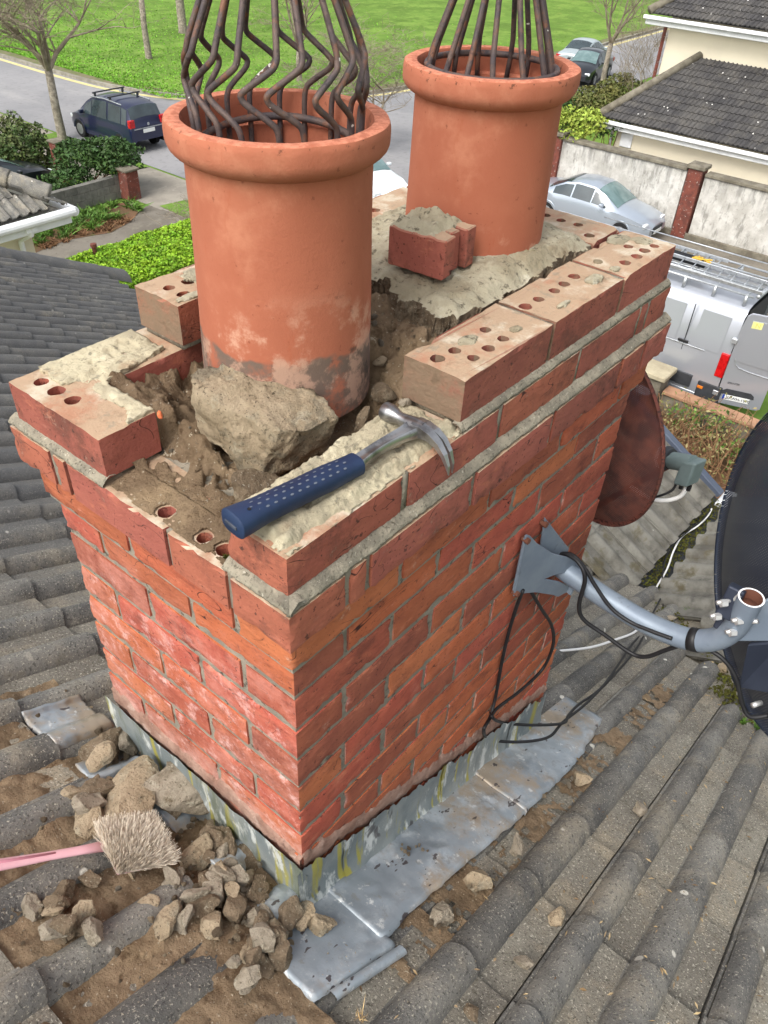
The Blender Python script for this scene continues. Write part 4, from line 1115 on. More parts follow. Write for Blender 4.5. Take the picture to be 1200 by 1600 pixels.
def scatter(n, pick, smin, smax, label, group, off=.03, names='mortar_chip', pool_=None, mats=pmats, cat='mortar chip', surf=None):
    for i in range(n):
        q = pick()
        if q is None: continue
        px_, py_ = q; p_ = atr(px_, py_, off) if surf is None else surf(px_, py_)
        if surf is None and -.02 < p_.x < 1.0 and 0 < p_.y < .55: continue
        k = rnd.randrange(12); mi = rnd.randrange(len(mats)); key = (k, mi, 's')
        if key not in cache:
            me = pool[k].copy(); me.materials.clear(); me.materials.append(mats[mi]); cache[key] = me
        s_ = rnd.uniform(smin, smax)**1
        rock(names, cache[key], None, p_, (rnd.uniform(0,6), rnd.uniform(0,6), rnd.uniform(0,6)), label, cat, group, s_)
cache = {}
def zone(pts, sx, sy):
    def f():
        a, b = rnd.choice(pts); return a+rnd.gauss(0, sx), b+rnd.gauss(0, sy)
    return f
def roofheap(x, y, o=0): 
    p_ = atr(x, y, .02); return Vector((p_.x, p_.y, soilz(p_.x, p_.y)+.006+rnd.random()*.02 if p_.x < 0 else roofz(p_.x)+.03))
scatter(95, zone([(300,1290),(330,1350),(360,1400),(400,1420),(430,1450),(380,1470),(240,1200),(190,1190),(300,1380)], 26, 26), .005, .015, 'small mortar crumb in the rubble heap under the left face of the chimney', 'mortar crumbs in the heap below the chimney', surf=roofheap)
cache = dict(cache)
scatter(45, zone([(60,1330),(100,1260),(50,1440),(200,1350),(250,1460),(180,1500),(120,1200),(60,1100),(330,1560)], 42, 34), .003, .009, 'little mortar chip on the dirty tiles left of the rubble heap', 'mortar chips on the dirty tiles', surf=roofheap)
def rside():
    t = rnd.random(); return 560+t*380+rnd.gauss(0,16)+ (40 if t < .5 else 10), 1500-t*360+rnd.gauss(0,14)
def rs2(x, y):
    p_ = atr(x, y, .03); return Vector((p_.x, min(p_.y,-.172-rnd.random()*.05), roofz(p_.x)+.032))
scatter(40, rside, .003, .010, 'mortar chip in the gutter between the side lead sheet and the first tile roll', 'mortar chips along the side lead', surf=rs2)
scatter(10, zone([(380,1245),(640,1325),(420,1200)], 8, 8), .004, .008, 'crumb of mortar lying on the side lead sheet', 'crumbs on the lead', surf=lambda x,y: atr(640+rnd.gauss(0,14), 1325+rnd.gauss(0,6), .045))
# pebbles on the chimney top
def topz(x, y): return dirtz(x, y)+.004 if x < .46 else .30
def tp(px_, py_, w_, mt, seed, lb, z):
    p_ = atz(px_, py_, z); depth = (p_-CAM).dot(cf); wd = w_*depth/FOC/2
    rock('stone', rockmesh((wd*1.1, wd*.85, wd*.7), seed, 8, .09, 3), mt, p_, (rnd.uniform(0,1), rnd.uniform(0,1), rnd.uniform(0,6)), lb, 'stone')
tp(654,486,40, m_rubpale, 61, 'flat pale stone on the dirt below the edge of the cement slab', .318)
tp(623,541,26, m_rubpale, 62, 'grey white pebble right of the near chimney pot above the hammer', .300)
tp(596,610,52, m_rub, 63, 'brown clod wedged between the near pot and the end of the top bricks', .285)
tp(567,655,42, m_rub, 64, 'crumbly brown clod just above the neck of the hammer', .290)
tp(632,650-20,30, m_rubpale, 65, 'white stone touching the striking face of the hammer', .300)
tp(500,548+112,30, m_lump, 66, 'small grey lump at the right foot of the largest mortar lump', .285)
tp(250,648,14, mat('orange_clay', L(206,112,72), rough=.95, bump=.5), 67, 'small orange clay chip at the inner end of the left top brick', .288)
tp(640,458,30, m_rub, 71, 'dark brown clod against the broken edge of the cement slab', .330)
tp(604,486,38, m_rub, 72, 'brown clod touching the right side of the near chimney pot', .312)
tp(592,565,30, m_lump, 73, 'grey brown lump low against the right side of the near chimney pot', .296)
tp(668,530,22, m_rubpale, 74, 'small pale chip beside the inner face of the nearest top brick', .306)
for i in range(100):
    for _ in range(20):
        x, y = rnd.uniform(.06,.56), rnd.uniform(.095,.44)
        if hypot(x-P1[0],y-P1[1]) > .126: break
    z = dirtz(x, y)+.001
    if x > .46: z = max(z, .30)
    if flk(x, y): continue
    k = rnd.randrange(12); mi = rnd.randrange(3); key = (k, mi, 's')
    if key not in cache:
        me = pool[k].copy(); me.materials.clear(); me.materials.append(pmats[mi]); cache[key] = me
    rock('mortar_chip', cache[key], None, (x, y, z), (rnd.uniform(0,6), rnd.uniform(0,6), 0), 'small mortar chip lying in the dirt inside the broken chimney top', 'mortar chip', 'chips in the dirt of the chimney top', rnd.choice([.002,.003,.004,.006,.010])*rnd.uniform(.7,1.2))
# fine grit, uncountable
gr = MB()
def gritpt(p_, s_):
    o = len(gr.v); 
    v = [Vector((rnd.gauss(0,1), rnd.gauss(0,1), rnd.gauss(0,1))).normalized()*s_*rnd.uniform(.6,1.2) for _ in range(4)]
    gr.v += [tuple(p_+q) for q in v]; gr.f += [(o,o+1,o+2),(o,o+2,o+3),(o,o+3,o+1),(o+1,o+3,o+2)]
for i in range(5200):
    if i < 2600:
        x, y = rnd.uniform(-.6,1.9), rnd.uniform(-1.1,.1)
        if -.2 < y and x > 0: continue
        z = roofz(x)+.020+tileh(x,y); gritpt(Vector((x,y,z)), rnd.choice([.0010,.0014,.002,.0032]))
    elif i < 4000:
        x, y = rnd.uniform(-.6,-.01), rnd.uniform(-.3,.8); gritpt(Vector((x,y,max(soilz(x,y),roofz(x)+.004+tileh(x,y)))+Vector((0,0,.001)) if False else Vector((x,y,max(soilz(x,y),roofz(x)+.01+tileh(x,y))+.001))), rnd.choice([.0012,.002,.003]))
    else:
        x, y = rnd.uniform(.03,.5), rnd.uniform(.09,.44)
        gritpt(Vector((x,y,dirtz(x,y)+.001)), rnd.choice([.001,.0015,.0022]))
tag(gr.build('grit', m_rubpale, None, loc=(0,0,roofz(0))), 'fine pale grit scattered over the roof tiles and the chimney top', 'grit', kind='stuff')

lt = MB(); R = random.Random(33)
for i in range(420):
    x, y = R.uniform(-.2,2.1), R.uniform(-1.1,-.22)
    if R.random() < .5: j = math.floor((-.106-y)/.292); y = -.106-.292*j-R.choice((.075,.122,.216,.27))-R.gauss(0,.006)
    z = roofz(x)+.024+tileh(x,y); d = Vector((R.gauss(0,1),R.gauss(0,1),R.gauss(0,.3))).normalized()*R.uniform(.003,.009); t = d.cross(Vector((R.gauss(0,.3),R.gauss(0,.3),1))).normalized()*R.uniform(.001,.0035)
    c = Vector((x,y,z)); o = len(lt.v); lt.v += [tuple(c-d), tuple(c+t+Vector((0,0,.001))), tuple(c+d), tuple(c-t+Vector((0,0,.002)))]; lt.f.append((o,o+1,o+2,o+3))
tag(lt.build('leaf_litter', mat('dead_leaf', L(112,88,60), L(170,152,118), s=9, rough=.9, bump=0, island=.3), None, loc=(.8,-.6,roofz(.8))), 'tiny dead leaf scraps and twigs lying in the channels of the roof tiles', 'leaf litter', kind='stuff')

# ------------------------------------------------------------------ brush
br = thing('scrubbing_brush', 'pink handled brush with grey bristles lying bristles up on the roof rubble', 'brush', tuple(atr(200,1340,.03)))
def brush():
    c = atr(207,1330,.060); rgt = cr.copy(); 
    far = (N1.cross(rgt)).normalized(); rgt = far.cross(N1).normalized()
    # plate
    h0 = atr(152,1324,.075); h1 = atr(-60,1362,.10)
    dr = (h0-h1).normalized(); sd_ = N1.cross(dr).normalized()
    b = MB(); path = [h0+dr*.02, h0-dr*.03, h0-dr*.09, h0-dr*.2, h1-dr*.06]
    rs_ = [.011,.0085,.0085,.012,.013]
    b.tube(path, rs_, 14, flat=.62); b.build('handle', m_pinkp, br, smooth=True)
    b = MB(); b.tube([h0-dr*.075+N1*.0045, h0-dr*.16+N1*.006, h1+N1*.0065], [.0025,.0035,.0035], 8, flat=.5); b.build('handle_rib', mat('deep_pink_plastic', L(206,140,156), rough=.5, bump=0), br, smooth=True)
    b = MB(); b.obox(c-N1*.004+dr*.002, dr, sd_, N1, .046, .040, .005); b.build('head', m_pinkp, br, bevel=.004, seg=2)
    s = MB(); R = random.Random(4)
    for i in range(9500):
        a_, q = R.uniform(-1,1), R.uniform(-1,1)
        base = c+dr*a_*.047+sd_*q*.044
        ln = R.uniform(.028,.042)
        lean = dr*(.5*a_+.1)*1.+sd_*(.75*q-.0)+Vector((R.gauss(0,.16),R.gauss(0,.16),0))
        tip = base+(N1+lean*.95).normalized()*ln
        wv = Vector((R.gauss(0,1),R.gauss(0,1),R.gauss(0,1))).cross(N1).normalized()*.00060
        midp = base.lerp(tip,.55)+lean*.001
        o = len(s.v); s.v += [tuple(base-wv), tuple(base+wv), tuple(midp+wv*.9), tuple(midp-wv*.9), tuple(tip+wv*.4), tuple(tip-wv*.4)]
        s.f += [(o,o+1,o+2,o+3),(o+3,o+2,o+4,o+5)]
    bs_ = s.build('bristles', m_brist, br)
brush()

# ------------------------------------------------------------------ satellite gear
def cat_(pts, n=6):
    pts = [Vector(p) for p in pts]; out = []
    for q in range(len(pts)-1):
        p0, p1_, p2_, p3 = pts[max(q-1,0)], pts[q], pts[q+1], pts[min(q+2, len(pts)-1)]
        for i in range(n):
            u = i/n; out.append(.5*((2*p1_)+(p2_-p0)*u+(2*p0-5*p1_+4*p2_-p3)*u*u+(3*p1_-p0-3*p2_+p3)*u**3))
    out.append(pts[-1]); return out
wb = thing('wall_bracket', 'grey galvanised wall bracket bolted to the long brick face holding a bent pole', 'bracket', (.70,-.01,-.2))
def bracket():
    A_ = aty(822,842,-.012); B_ = aty(806,925,-.012)          # near plate, bolted left edge
    jt = atx(905,815+60,.775)                                # where the plates clasp the pole (approx)
    J = atx(886,882,.772)
    nrm = (B_-A_).cross(J-A_).normalized(); dn = nrm.dot(A_)
    def on(x, y): return at(x, y, nrm, dn)
    def plate(pts, th=.0025, name='plate'):
        b = MB(); P0 = [Vector(p) for p in pts]; n = (P0[1]-P0[0]).cross(P0[2]-P0[0]).normalized()*th
        k = len(P0); b.add([p-n for p in P0]+[p+n for p in P0], [tuple(range(k))[::-1], tuple(range(k,2*k))]+[(i,(i+1)%k,k+(i+1)%k,k+i) for i in range(k)])
        return b.build(name, m_galv, wb, bevel=.0015)
    up = Vector((0,0,.012))
    plate([on(*q) for q in [(823,835),(818,842),(801,922),(806,928),(835,925),(862,929),(871,932),(884,925),(889,915),(872,908),(850,904),(868,897),(882,895),(899,884),(897,873),(862,864),(838,848),(828,837)]])
    for q0, q1 in (((884,926),(890,914)),((899,884),(896,872))):
        p0, p1_ = on(*q0), on(*q1); b = MB(); b.obox((p0+p1_)/2+nrm*.0-Vector((.0,.004,0)), (p1_-p0), nrm, (p1_-p0).cross(nrm), .009, .010, .0025); b.build('jaw', m_galv, wb, bevel=.001)
    d0_ = J
    fl = Vector((-.022,0,0))
    plate([A_+up, B_-up*.6, B_-up*.6+fl*.35, A_+up+fl*.35], .0022, 'flange')
    A2_ = aty(850,812,-.008); B2_ = Vector((A2_.x+.02, A2_.y, A2_.z-.15)); d1 = atx(888,856,.80); d2 = Vector((.80, d1.y, d1.z-.05))
    plate([A2_+up*.5, B2_, d2, d1])
    for q in (A_, B_, A2_+Vector((.004,0,-.01))):
        b = MB(); b.tube([q+Vector((-.002,.006,0)), q+Vector((-.004,-.009,0))], .0065, 6); b.build('bolt', m_boltr, wb)
    b = MB(); s0 = atx(868,883,.785); b.tube([s0+Vector((-.02,.01,0)), s0+Vector((.02,.0,0))], .005, 8); b.build('through_bolt', m_boltr, wb)
bracket()
pole = thing('satellite_pole', 'bent grey tubular arm reaching from the wall bracket to the dark dish', 'pole', tuple(atx(1000,965,.80)))
pts_p = [atx(868,880,.785), atx(900,903,.79), atx(950,937,.80), atx(1010,973,.80), atx(1060,994,.80), atx(1095,1001,.80), atx(1125,996,.80), atx(1148,980,.80), atx(1162,958,.795), atx(1174,934,.79)]
pp = cat_(pts_p, 5)
b = MB(); b.tube(pp, .0235, 24, caps=False); b.build('tube', m_galv, pole, smooth=True)
b = MB(); b.tube(pp[-5:], .0205, 24, caps=False); b.tube([pp[-5], pp[-4]], .0205, 24); b.build('tube_inside', m_boltr, pole, smooth=True)
tq = (pp[-1]-pp[-2]).normalized()
b = MB(); 
K = 24; o = len(b.v)
a_ = tq.cross(Vector((1,0,0))).normalized(); b_ = tq.cross(a_)
for r in (.0238,.0205):
    for q in range(K): b.v.append(tuple(pp[-1]+tq*.0005+(a_*cos(2*pi*q/K)+b_*sin(2*pi*q/K))*r))
for q in range(K): b.f.append((q,(q+1)%K,K+(q+1)%K,K+q))
b.build('tube_lip', m_white, pole)
tape = [atx(1078,998,.80), atx(1086,1000,.80), atx(1093,1001,.80)]
b = MB(); b.tube(tape, .0247, 20); b.build('tape', m_black, pole, smooth=True)

dish = thing('satellite_dish', 'large dark perforated satellite dish cut by the right edge of the picture', 'satellite dish', (.86,-.42,-.15))
def dishmesh(C0, axis, up, R, depth, mt, rimw=.022, n=72, rings=14, back=True, rimflat=True):
    """paraboloid opening along axis; elliptic rim"""
    axis = Vector(axis).normalized(); up = Vector(up); up = (up-axis*up.dot(axis)).normalized(); sx = up.cross(axis).normalized()
    b = MB(); P = []
    for i in range(rings+1):
        r = R*i/rings
        P.append([C0+ (sx*cos(2*pi*q/n)*r*.90+up*sin(2*pi*q/n)*r) + axis*(depth*((i/rings)**2-1)) for q in range(n+1)])
    b.grid(P)
    rb = MB(); P = []
    for (dr, da) in ((0,0),(rimw*.3,.001),(rimw,.000),(rimw,-.006),(rimw*.85,-.009)):
        P.append([C0+ (sx*cos(2*pi*q/n)*(R*.90+dr)+up*sin(2*pi*q/n)*(R+dr)) + axis*da for q in range(n+1)])
    rb.grid(P)
    return b, rb, sx, up, axis
def perf(name, base, sc, hole=(0,0,0,1), th=.30, see=True, metal=.3, rough=.5, col2=None):
    """perforated sheet: round holes in a regular grid on the object's local surface, really see-through"""
    M = mat(name, base, col2 or base, s=14, rough=rough, bump=0, metal=metal)
    N = M.node_tree; nd = N.nodes; lk = N.links; P = nd['Principled BSDF']
    uv = nd.new('ShaderNodeUVMap'); uv.uv_map = 'uv'
    sx = nd.new('ShaderNodeSeparateXYZ'); lk.new(uv.outputs[0], sx.inputs[0])
    def mth(op, a, b=None):
        n = nd.new('ShaderNodeMath'); n.operation = op
        for i, q in ((0,a),(1,b)):
            if q is None: continue
            if isinstance(q, (int,float)): n.inputs[i].default_value = q
            else: lk.new(q, n.inputs[i])
        return n.outputs[0]
    u = mth('MULTIPLY', sx.outputs[0], sc); v = mth('MULTIPLY', sx.outputs[1], sc*1.1547)
    rowi = mth('FLOOR', v); u2 = mth('ADD', u, mth('MULTIPLY', mth('MODULO', rowi, 2.), .5))
    fu = mth('SUBTRACT', mth('FRACT', mth('ADD', u2, 1000)), .5); fv = mth('SUBTRACT', mth('FRACT', v), .5)
    d = mth('SQRT', mth('ADD', mth('MULTIPLY', fu, fu), mth('MULTIPLY', mth('MULTIPLY', fv, fv), .75)))
    msk = mth('LESS_THAN', d, th)
    tr = nd.new('ShaderNodeBsdfTransparent'); mx = nd.new('ShaderNodeMixShader')
    lk.new(msk, mx.inputs[0]); lk.new(P.outputs[0], mx.inputs[1]); lk.new(tr.outputs[0], mx.inputs[2])
    lk.new(mx.outputs[0], nd['Material Output'].inputs['Surface'])
    return M
def planar_uv(o, C0, sx, up):
    me = o.data; uv = me.uv_layers.new(name='uv'); lw = Vector(o.parent['_w']) if o.parent else Vector(o.location)
    for l in me.loops:
        c = me.vertices[l.vertex_index].co+lw-C0; uv.data[l.index].uv = (c.dot(sx)+10, c.dot(up)+10)
m_perfd = perf('dark_perforated_sheet', L(46,54,70), 170, th=.14)
m_perfr = perf('rusted_perforated_sheet', L(116,66,54), 220, th=.10, metal=.0, rough=.9, col2=L(78,46,42))
# dark dish: back towards the camera side
Cd = Vector((.992,-.434,-.188)); ad = Vector((.668,-.743,.049)); ud = Vector((0,0,1))
b, rb, sx_, up_, ax_ = dishmesh(Cd, ad, ud, .350, .085, None, rimw=.03)
o_ = b.build('reflector', m_perfd, dish, smooth=True); planar_uv(o_, Cd, sx_, up_)
o_ = rb.build('rim', m_perfd, dish, smooth=True); planar_uv(o_, Cd, sx_, up_)
# clamp behind it
cl = thing('dish_clamp', 'dark clamp plate with zinc bolts joining the pole end to the dark dish', 'clamp', tuple(atx(1150,950,.80)))
def clamp():
    X0 = .765
    b = MB(); b.obox(atx(1142,940,X0+.03), (0,1,0), (.25,0,1), (1,0,-.25), .016, .034, .012); b.build('clamp_plate', m_dish, cl, bevel=.004, seg=2)
    b = MB(); b.obox(atx(1133,965,X0+.04), (0,1,0), (.25,0,1), (1,0,-.25), .012, .026, .010); b.build('clamp_plate', m_dish, cl, bevel=.003, seg=2)
    for (x, y) in ((1128,946),(1118,967),(1152,974),(1142,992)):
        p_ = atx(x, y, X0); b = MB(); b.tube([p_+Vector((.03,-.012,.0)), p_+Vector((0,.010,0))], .0042, 10); nb = b.build('bolt', m_bolt, cl, smooth=True)
        b = MB(); b.tube([p_+Vector((.012,-.004,0)), p_+Vector((.003,.004,0))], .0078, 6); b.build('nut', m_bolt, cl)
    b = MB(); th = np.linspace(-2.4,.6,14); c0 = atx(1172,950,.79)
    b.tube([c0+Vector((.0,.030*cos(t),.030*sin(t))) for t in th], .0045, 8); b.build('u_bolt', m_bolt, cl, smooth=True)
    b = MB()
    p0, p1_, p2_, p3 = atx(1148,968,.79), atx(1215,925,.86), atx(1215,1000,.86), atx(1150,1000,.79)
    n = Vector((.006,0,0)); b.add([p0-n,p1_-n,p2_-n,p3-n,p0+n,p1_+n,p2_+n,p3+n], [(3,2,1,0),(4,5,6,7),(0,1,5,4),(1,2,6,5),(2,3,7,6),(3,0,4,7)])
    b.build('side_arm', m_galv, cl, bevel=.003, seg=2)
    b = MB(); p0, p1_, p2_, p3 = atx(1170,1005,.82), atx(1225,1000,.86), atx(1225,1085,.86), atx(1155,1072,.83)
    b.add([p0-n,p1_-n,p2_-n,p3-n,p0+n,p1_+n,p2_+n,p3+n], [(3,2,1,0),(4,5,6,7),(0,1,5,4),(1,2,6,5),(2,3,7,6),(3,0,4,7)])
    b.build('lower_plate', m_dish, cl, bevel=.003, seg=2)
    b = MB(); p_ = atx(1180,1105,.83); b.tube([p_+Vector((.02,-.005,0)), p_+Vector((0,.006,0))], .006, 8); b.build('bolt', m_bolt, cl, smooth=True)
clamp()
# rusted dish behind the chimney
rd = thing('satellite_dish', 'small rusty brown satellite dish half hidden behind the far end of the chimney', 'satellite dish', (1.25,.12,-.2))
Cr = Vector((1.264,.155,-.236)); ar = Vector((.918,-.388,.078))
b, rb, sx_, up_, ax_ = dishmesh(Cr, ar, (0,0,1), .265, .05, None, rimw=.012)
o_ = b.build('reflector', m_perfr, rd, smooth=True); planar_uv(o_, Cr, sx_, up_)
rb2 = MB(); rb2.v = rb.v; rb2.f = rb.f; rb2.build('rim', m_disr, rd, smooth=True)
b = MB(); b.tube([Cr-ax_*.05, Vector((1.03,.30,-.30)), Vector((1.0,.3,-.32))], .016, 12); b.build('mounting_arm', m_disr, rd, smooth=True)
# feed head
ln = thing('feed_horn', 'grey and white plastic feed head in front of the rusty dish', 'feed head', tuple(atx(1065,720,1.35)))
def lnb():
    c0 = atx(1035,714,1.38); c1 = atx(1048,719,1.37); c2 = atx(1086,726,1.35); d = (c2-c0).normalized()
    b = MB(); b.tube([c0-d*.004, c0+d*.010], [.030,.030], 24); b.build('white_cap', m_white, ln, bevel=.003, seg=2)
    b = MB(); b.tube([c0+d*.012, c0+d*.018, c0+d*.022, c0+d*.030], [.0325,.0325,.027,.027], 24); b.build('collar', m_dark, ln, auto=40)
    b = MB(); b.tube([c0+d*.030, c1+d*.006, c2-d*.006], [.0235,.0235,.0235], 20); b.build('neck', m_lnb, ln, auto=40)
    b = MB(); p_ = atx(1078,737,1.35); b.obox(p_, d, d.cross(Vector((0,0,1))), (0.1,0,1), .022, .024, .036); b.build('housing', m_lnb, ln, bevel=.006, seg=3)
    b = MB(); e = atx(1072,757,1.35)
    for q in (-.012,.012): b.tube([e+d*q, e+d*q+Vector((0,0,-.016))], .006, 8)
    b.build('connectors', m_black, ln)
    b = MB(); b.tube([c0+d*.03+Vector((0,0,-.02)), c0-ax_*.0+Vector((-.02,.04,-.10)), Cr+Vector((0,-.03,-.27))], .009, 8); b.build('feed_arm', m_disr, ln, smooth=True)
lnb()

# ------------------------------------------------------------------ cables
def cable(name, pts, r, mt, label, cat='cable', n=8, group=None):
    b = MB(); q = cat_(pts, 6); b.tube(q, r, n)
    o = b.build(name, mt, None, loc=tuple(q[0]), smooth=True); return tag(o, label, cat, group)
wy = lambda x, y, o=-.008: aty(x, y, o)
cable('cable', [wy(817,922,-.02), wy(800,970), wy(785,1030), wy(775,1085), wy(766,1120,-.02), wy(756,1140,-.035), atr(762,1154,.12), atr(790,1159,.09), atr(830,1158,.09), atr(860,1150,.09), atr(880,1128,.09), atr(915,1100,.085), atr(950,1062,.07), atr(985,1010,.045), atr(1005,985,.04), atr(1035,930,.03)], .0042, m_black, 'black cable dropping straight from the bracket and looping across the lead')
cable('cable', [wy(828,922,-.02), wy(845,950,-.03), wy(862,978,-.035), wy(864,1008,-.035), wy(848,1045,-.025), wy(812,1080,-.02), wy(785,1100,-.02), wy(772,1112,-.02), wy(770,1122,-.03), atr(790,1130,.15), atr(835,1133,.11), atr(880,1130,.10), atr(888,1118,.09), atr(905,1100,.085), atr(945,1070,.07), atr(1000,1005,.04), atr(1012,960,.04)], .0042, m_black, 'black cable bowing outwards in a wide loop against the long brick face')
cable('cable', [atx(868,868,.77), atx(885,866,.77), atx(905,880,.765), atx(914,905,.76), atx(905,945,.76), atx(912,968,.765), atx(945,992,.78), atx(985,1020,.79), atx(1010,1026,.79), atx(1045,1014,.79), atx(1070,1008,.79), atx(1100,1012,.80), atx(1130,1030,.80), atx(1150,1060,.80), atx(1160,1100,.80), atx(1172,1120,.80), atx(1200,1118,.82)], .0048, m_black, 'thick black cable sagging below the bent pole and on past its tape')
cable('cable', [atx(868,866,.775), atx(892,866,.772), atx(912,885,.768), atx(930,915,.77), atx(955,950,.772), atx(985,972,.775), atx(1015,985,.775), atx(1050,998,.775)], .0042, m_black, 'black cable running close along the top of the bent pole')
valp = [(1112,795),(1106,806),(1090,822),(1066,838),(1052,862),(1042,890),(1022,925),(1016,950)]
cable('cable', [Vector((atz(x,y,VZ+.03).x, atz(x,y,VZ+.03).y, VZ+.03)) for x,y in valp]+[atr(1010,958,.04), atr(995,985,.05), atr(960,1000,.05), atr(920,1012,.05), atr(862,1018,.04)], .0048, m_white, 'white cable lying in the roof valley and running behind the chimney')
cable('cable', [Vector((atz(x,y,VZ+.04).x, atz(x,y,VZ+.04).y, VZ+.04)) for x,y in [(1110,797),(1098,812),(1075,830),(1045,860),(1035,900),(1036,930)]]+[atr(1036,958,.02)], .0035, m_black, 'thin dark cable lying beside the white one in the roof valley')
cable('cable', [atx(1072,764,1.35), atx(1062,776,1.35), atx(1040,782,1.34), atx(1015,778,1.33), atx(985,760,1.32)], .0058, m_white, 'short white cable curving from the feed head to the rusty dish')
cable('cable', [atx(1058,752,1.35), atx(1050,766,1.34), atx(1030,775,1.33), atx(1005,780,1.33)], .0035, m_black, 'thin black cable hanging from the feed head')

# ------------------------------------------------------------------ leaves and plants
def leaf(mb, p, s, R, nrm=None, asp=.5):
    d = Vector((R.gauss(0,1), R.gauss(0,1), R.gauss(0,.7))).normalized()
    n = (nrm if nrm is not None else Vector((0,0,1)))+Vector((R.gauss(0,.6),R.gauss(0,.6),R.gauss(0,.6)))
    t = d.cross(n); 
    if t.length < 1e-3: return
    t.normalize(); o = len(mb.v)
    mb.v += [tuple(p-d*s*.5), tuple(p+t*s*asp*.5+n.normalized()*s*.08), tuple(p+d*s*.55), tuple(p-t*s*asp*.5+n.normalized()*s*.08)]
    mb.f.append((o,o+1,o+2,o+3))
def tuft(name, pts, n, h, mt, label, cat, group=None, w=.004, spread=.6):
    R = random.Random(hash(label) % 1000 if False else len(label)*13); b = MB(); base = pts[0]
    for i in range(n):
        c = R.choice(pts)+Vector((R.gauss(0,.25*h*spread),R.gauss(0,.25*h*spread),0)); hh = h*R.uniform(.4,1.1)
        d = Vector((R.gauss(0,.45*spread),R.gauss(0,.45*spread),1)); s_ = d.cross(Vector((R.gauss(0,1),R.gauss(0,1),0))).normalized()*w
        m1 = c+d*hh*.55; tp_ = c+d*hh+Vector((d.x,d.y,-.25))*hh*.35
        o = len(b.v); b.v += [tuple(c-s_),tuple(c+s_),tuple(m1+s_*.8),tuple(m1-s_*.8),tuple(tp_)]; b.f += [(o,o+1,o+2,o+3),(o+3,o+2,o+4)]
    return tag(b.build(name, mt, None, loc=tuple(base)), label, cat, group)
tuft('grass_tuft', [atr(1078,965,.02)], 60, .075, m_weed, 'bright grass tuft growing in the roof valley beside the dark dish', 'grass tuft', w=.0022)
tuft('grass_tuft', [atr(1160,1130,.02), atr(1185,1140,.02), atr(1150,1118,.02)], 70, .03, m_weed, 'low green weed sprouting on the tiles under the dark dish', 'weed', w=.004)
tuft('straw_tuft', [atr(565,1590,.02)], 34, .032, m_straw, 'dry straw wisp on the tiles at the bottom edge', 'straw', w=.0007)
tuft('grass_tuft', [atz(352,872,.218)], 40, .007, m_moss, 'tiny moss cushion beside the last hole in the bare brick', 'moss', w=.001)
mo = MB(); R = random.Random(9)
mossp = [atr(x, y, .02) for x, y in [(1060,985),(1075,990),(1100,1010),(1115,1025),(1090,1000),(1130,1060),(1150,1085),(1165,1100),(1190,1130),(1045,975),(1110,1000),(985,950),(1050,960),(1125,1085)]]
for c in mossp:
    for i in range(120):
        p_ = c+Vector((R.gauss(0,.03),R.gauss(0,.03),0)); p_.z = roofz(p_.x)+.018+R.random()*.02; leaf(mo, p_, R.uniform(.006,.018), R, asp=.8)
for i in range(1500):
    x = R.uniform(2.5,3.6); y = .2+R.gauss(0,.035); p_ = Vector((x,y,VZ+.006+abs(y-.2)*.3+R.random()*.012))
    leaf(mo, p_, R.uniform(.006,.018), R, asp=.8)
tag(mo.build('valley_moss', m_moss, None, loc=tuple(mossp[0])), 'moss, leaf litter and dirt gathered along the roof valley', 'moss', kind='stuff')
rock('stone', rockmesh((.038,.028,.022), 77, 8, .08, 4), m_lump, atr(1128,1043,.04), (0,0,.3), 'rounded tan stone on the tiles beneath the pole near the dark dish', 'stone')
rock('stone', rockmesh((.045,.022,.016), 78, 8, .08, 4), m_rubpale, atr(1045,966,.04), (.1,.2,-.7), 'flat pale stone in the valley behind the bent pole', 'stone')
rock('stone', rockmesh((.03,.02,.012), 79, 8, .08, 4), m_rubpale, atr(1010,900,.03), (.1,.2,-.7), 'flat pale stone at the inner end of the roof valley', 'stone')

# ------------------------------------------------------------------ ground, roads
GZ = -8.0
def poly(name, pts, z, mt, kind='structure'):
    b = MB(); b.add([(x, y, z) for x, y in pts], [tuple(range(len(pts)))]); o = b.build(name, mt, None, loc=(pts[0][0], pts[0][1], z))
    if kind: o['kind'] = kind
    return o
poly('ground', [(-300,-300),(600,-300),(600,700),(-300,700)], GZ-.02, m_grass)
poly('yard', [(3,-12),(22,-12),(26,-12),(26,16.4),(24.5,16.4),(17.3,21),(10,21.6),(3,21)], GZ-.012, m_drive)
kc = [(22.8,120),(22.8,95),(22.8,75),(22.8,60),(22.8,50),(22.8,43),(22.8,39),(22.95,35.3),(23.4,33.2),(24.2,31.1),(25.6,29.2),(27.8,27.4),(30.3,26.2),(33.3,25.5),(38,25.1),(47.6,24.4),(59,24.6),(130,26)]
poly('road', kc+[(130,19.5),(45,18.6),(30,18.9),(26,17.8),(24.5,16.3),(17.3,17.5),(17.3,120)], GZ-.004, m_road)
poly('footpath', [(14.6,22.4),(17.2,22.0),(17.2,120),(12,120),(12,31.5),(14.9,30.5)], GZ-.007, m_path)
poly('verge', [(15.7,24.4),(17.15,24.2),(17.15,29.9),(15.9,29.9)], GZ+.03, m_grass)
poly('footpath', [(14.9,18.2),(24.5,16.4),(17.3,22),(14.8,22.4)][0:4], GZ-.006, m_path)
poly('verge', [(14.9,19.4),(16.9,18.9),(17.0,20.6),(15.0,20.9)], GZ+.01, m_grass)
poly('driveway', [(3,15.5),(13.9,16.3),(14.8,18.2),(14.9,20.6),(11.5,20.9),(3,20)], GZ+.002, m_drive)
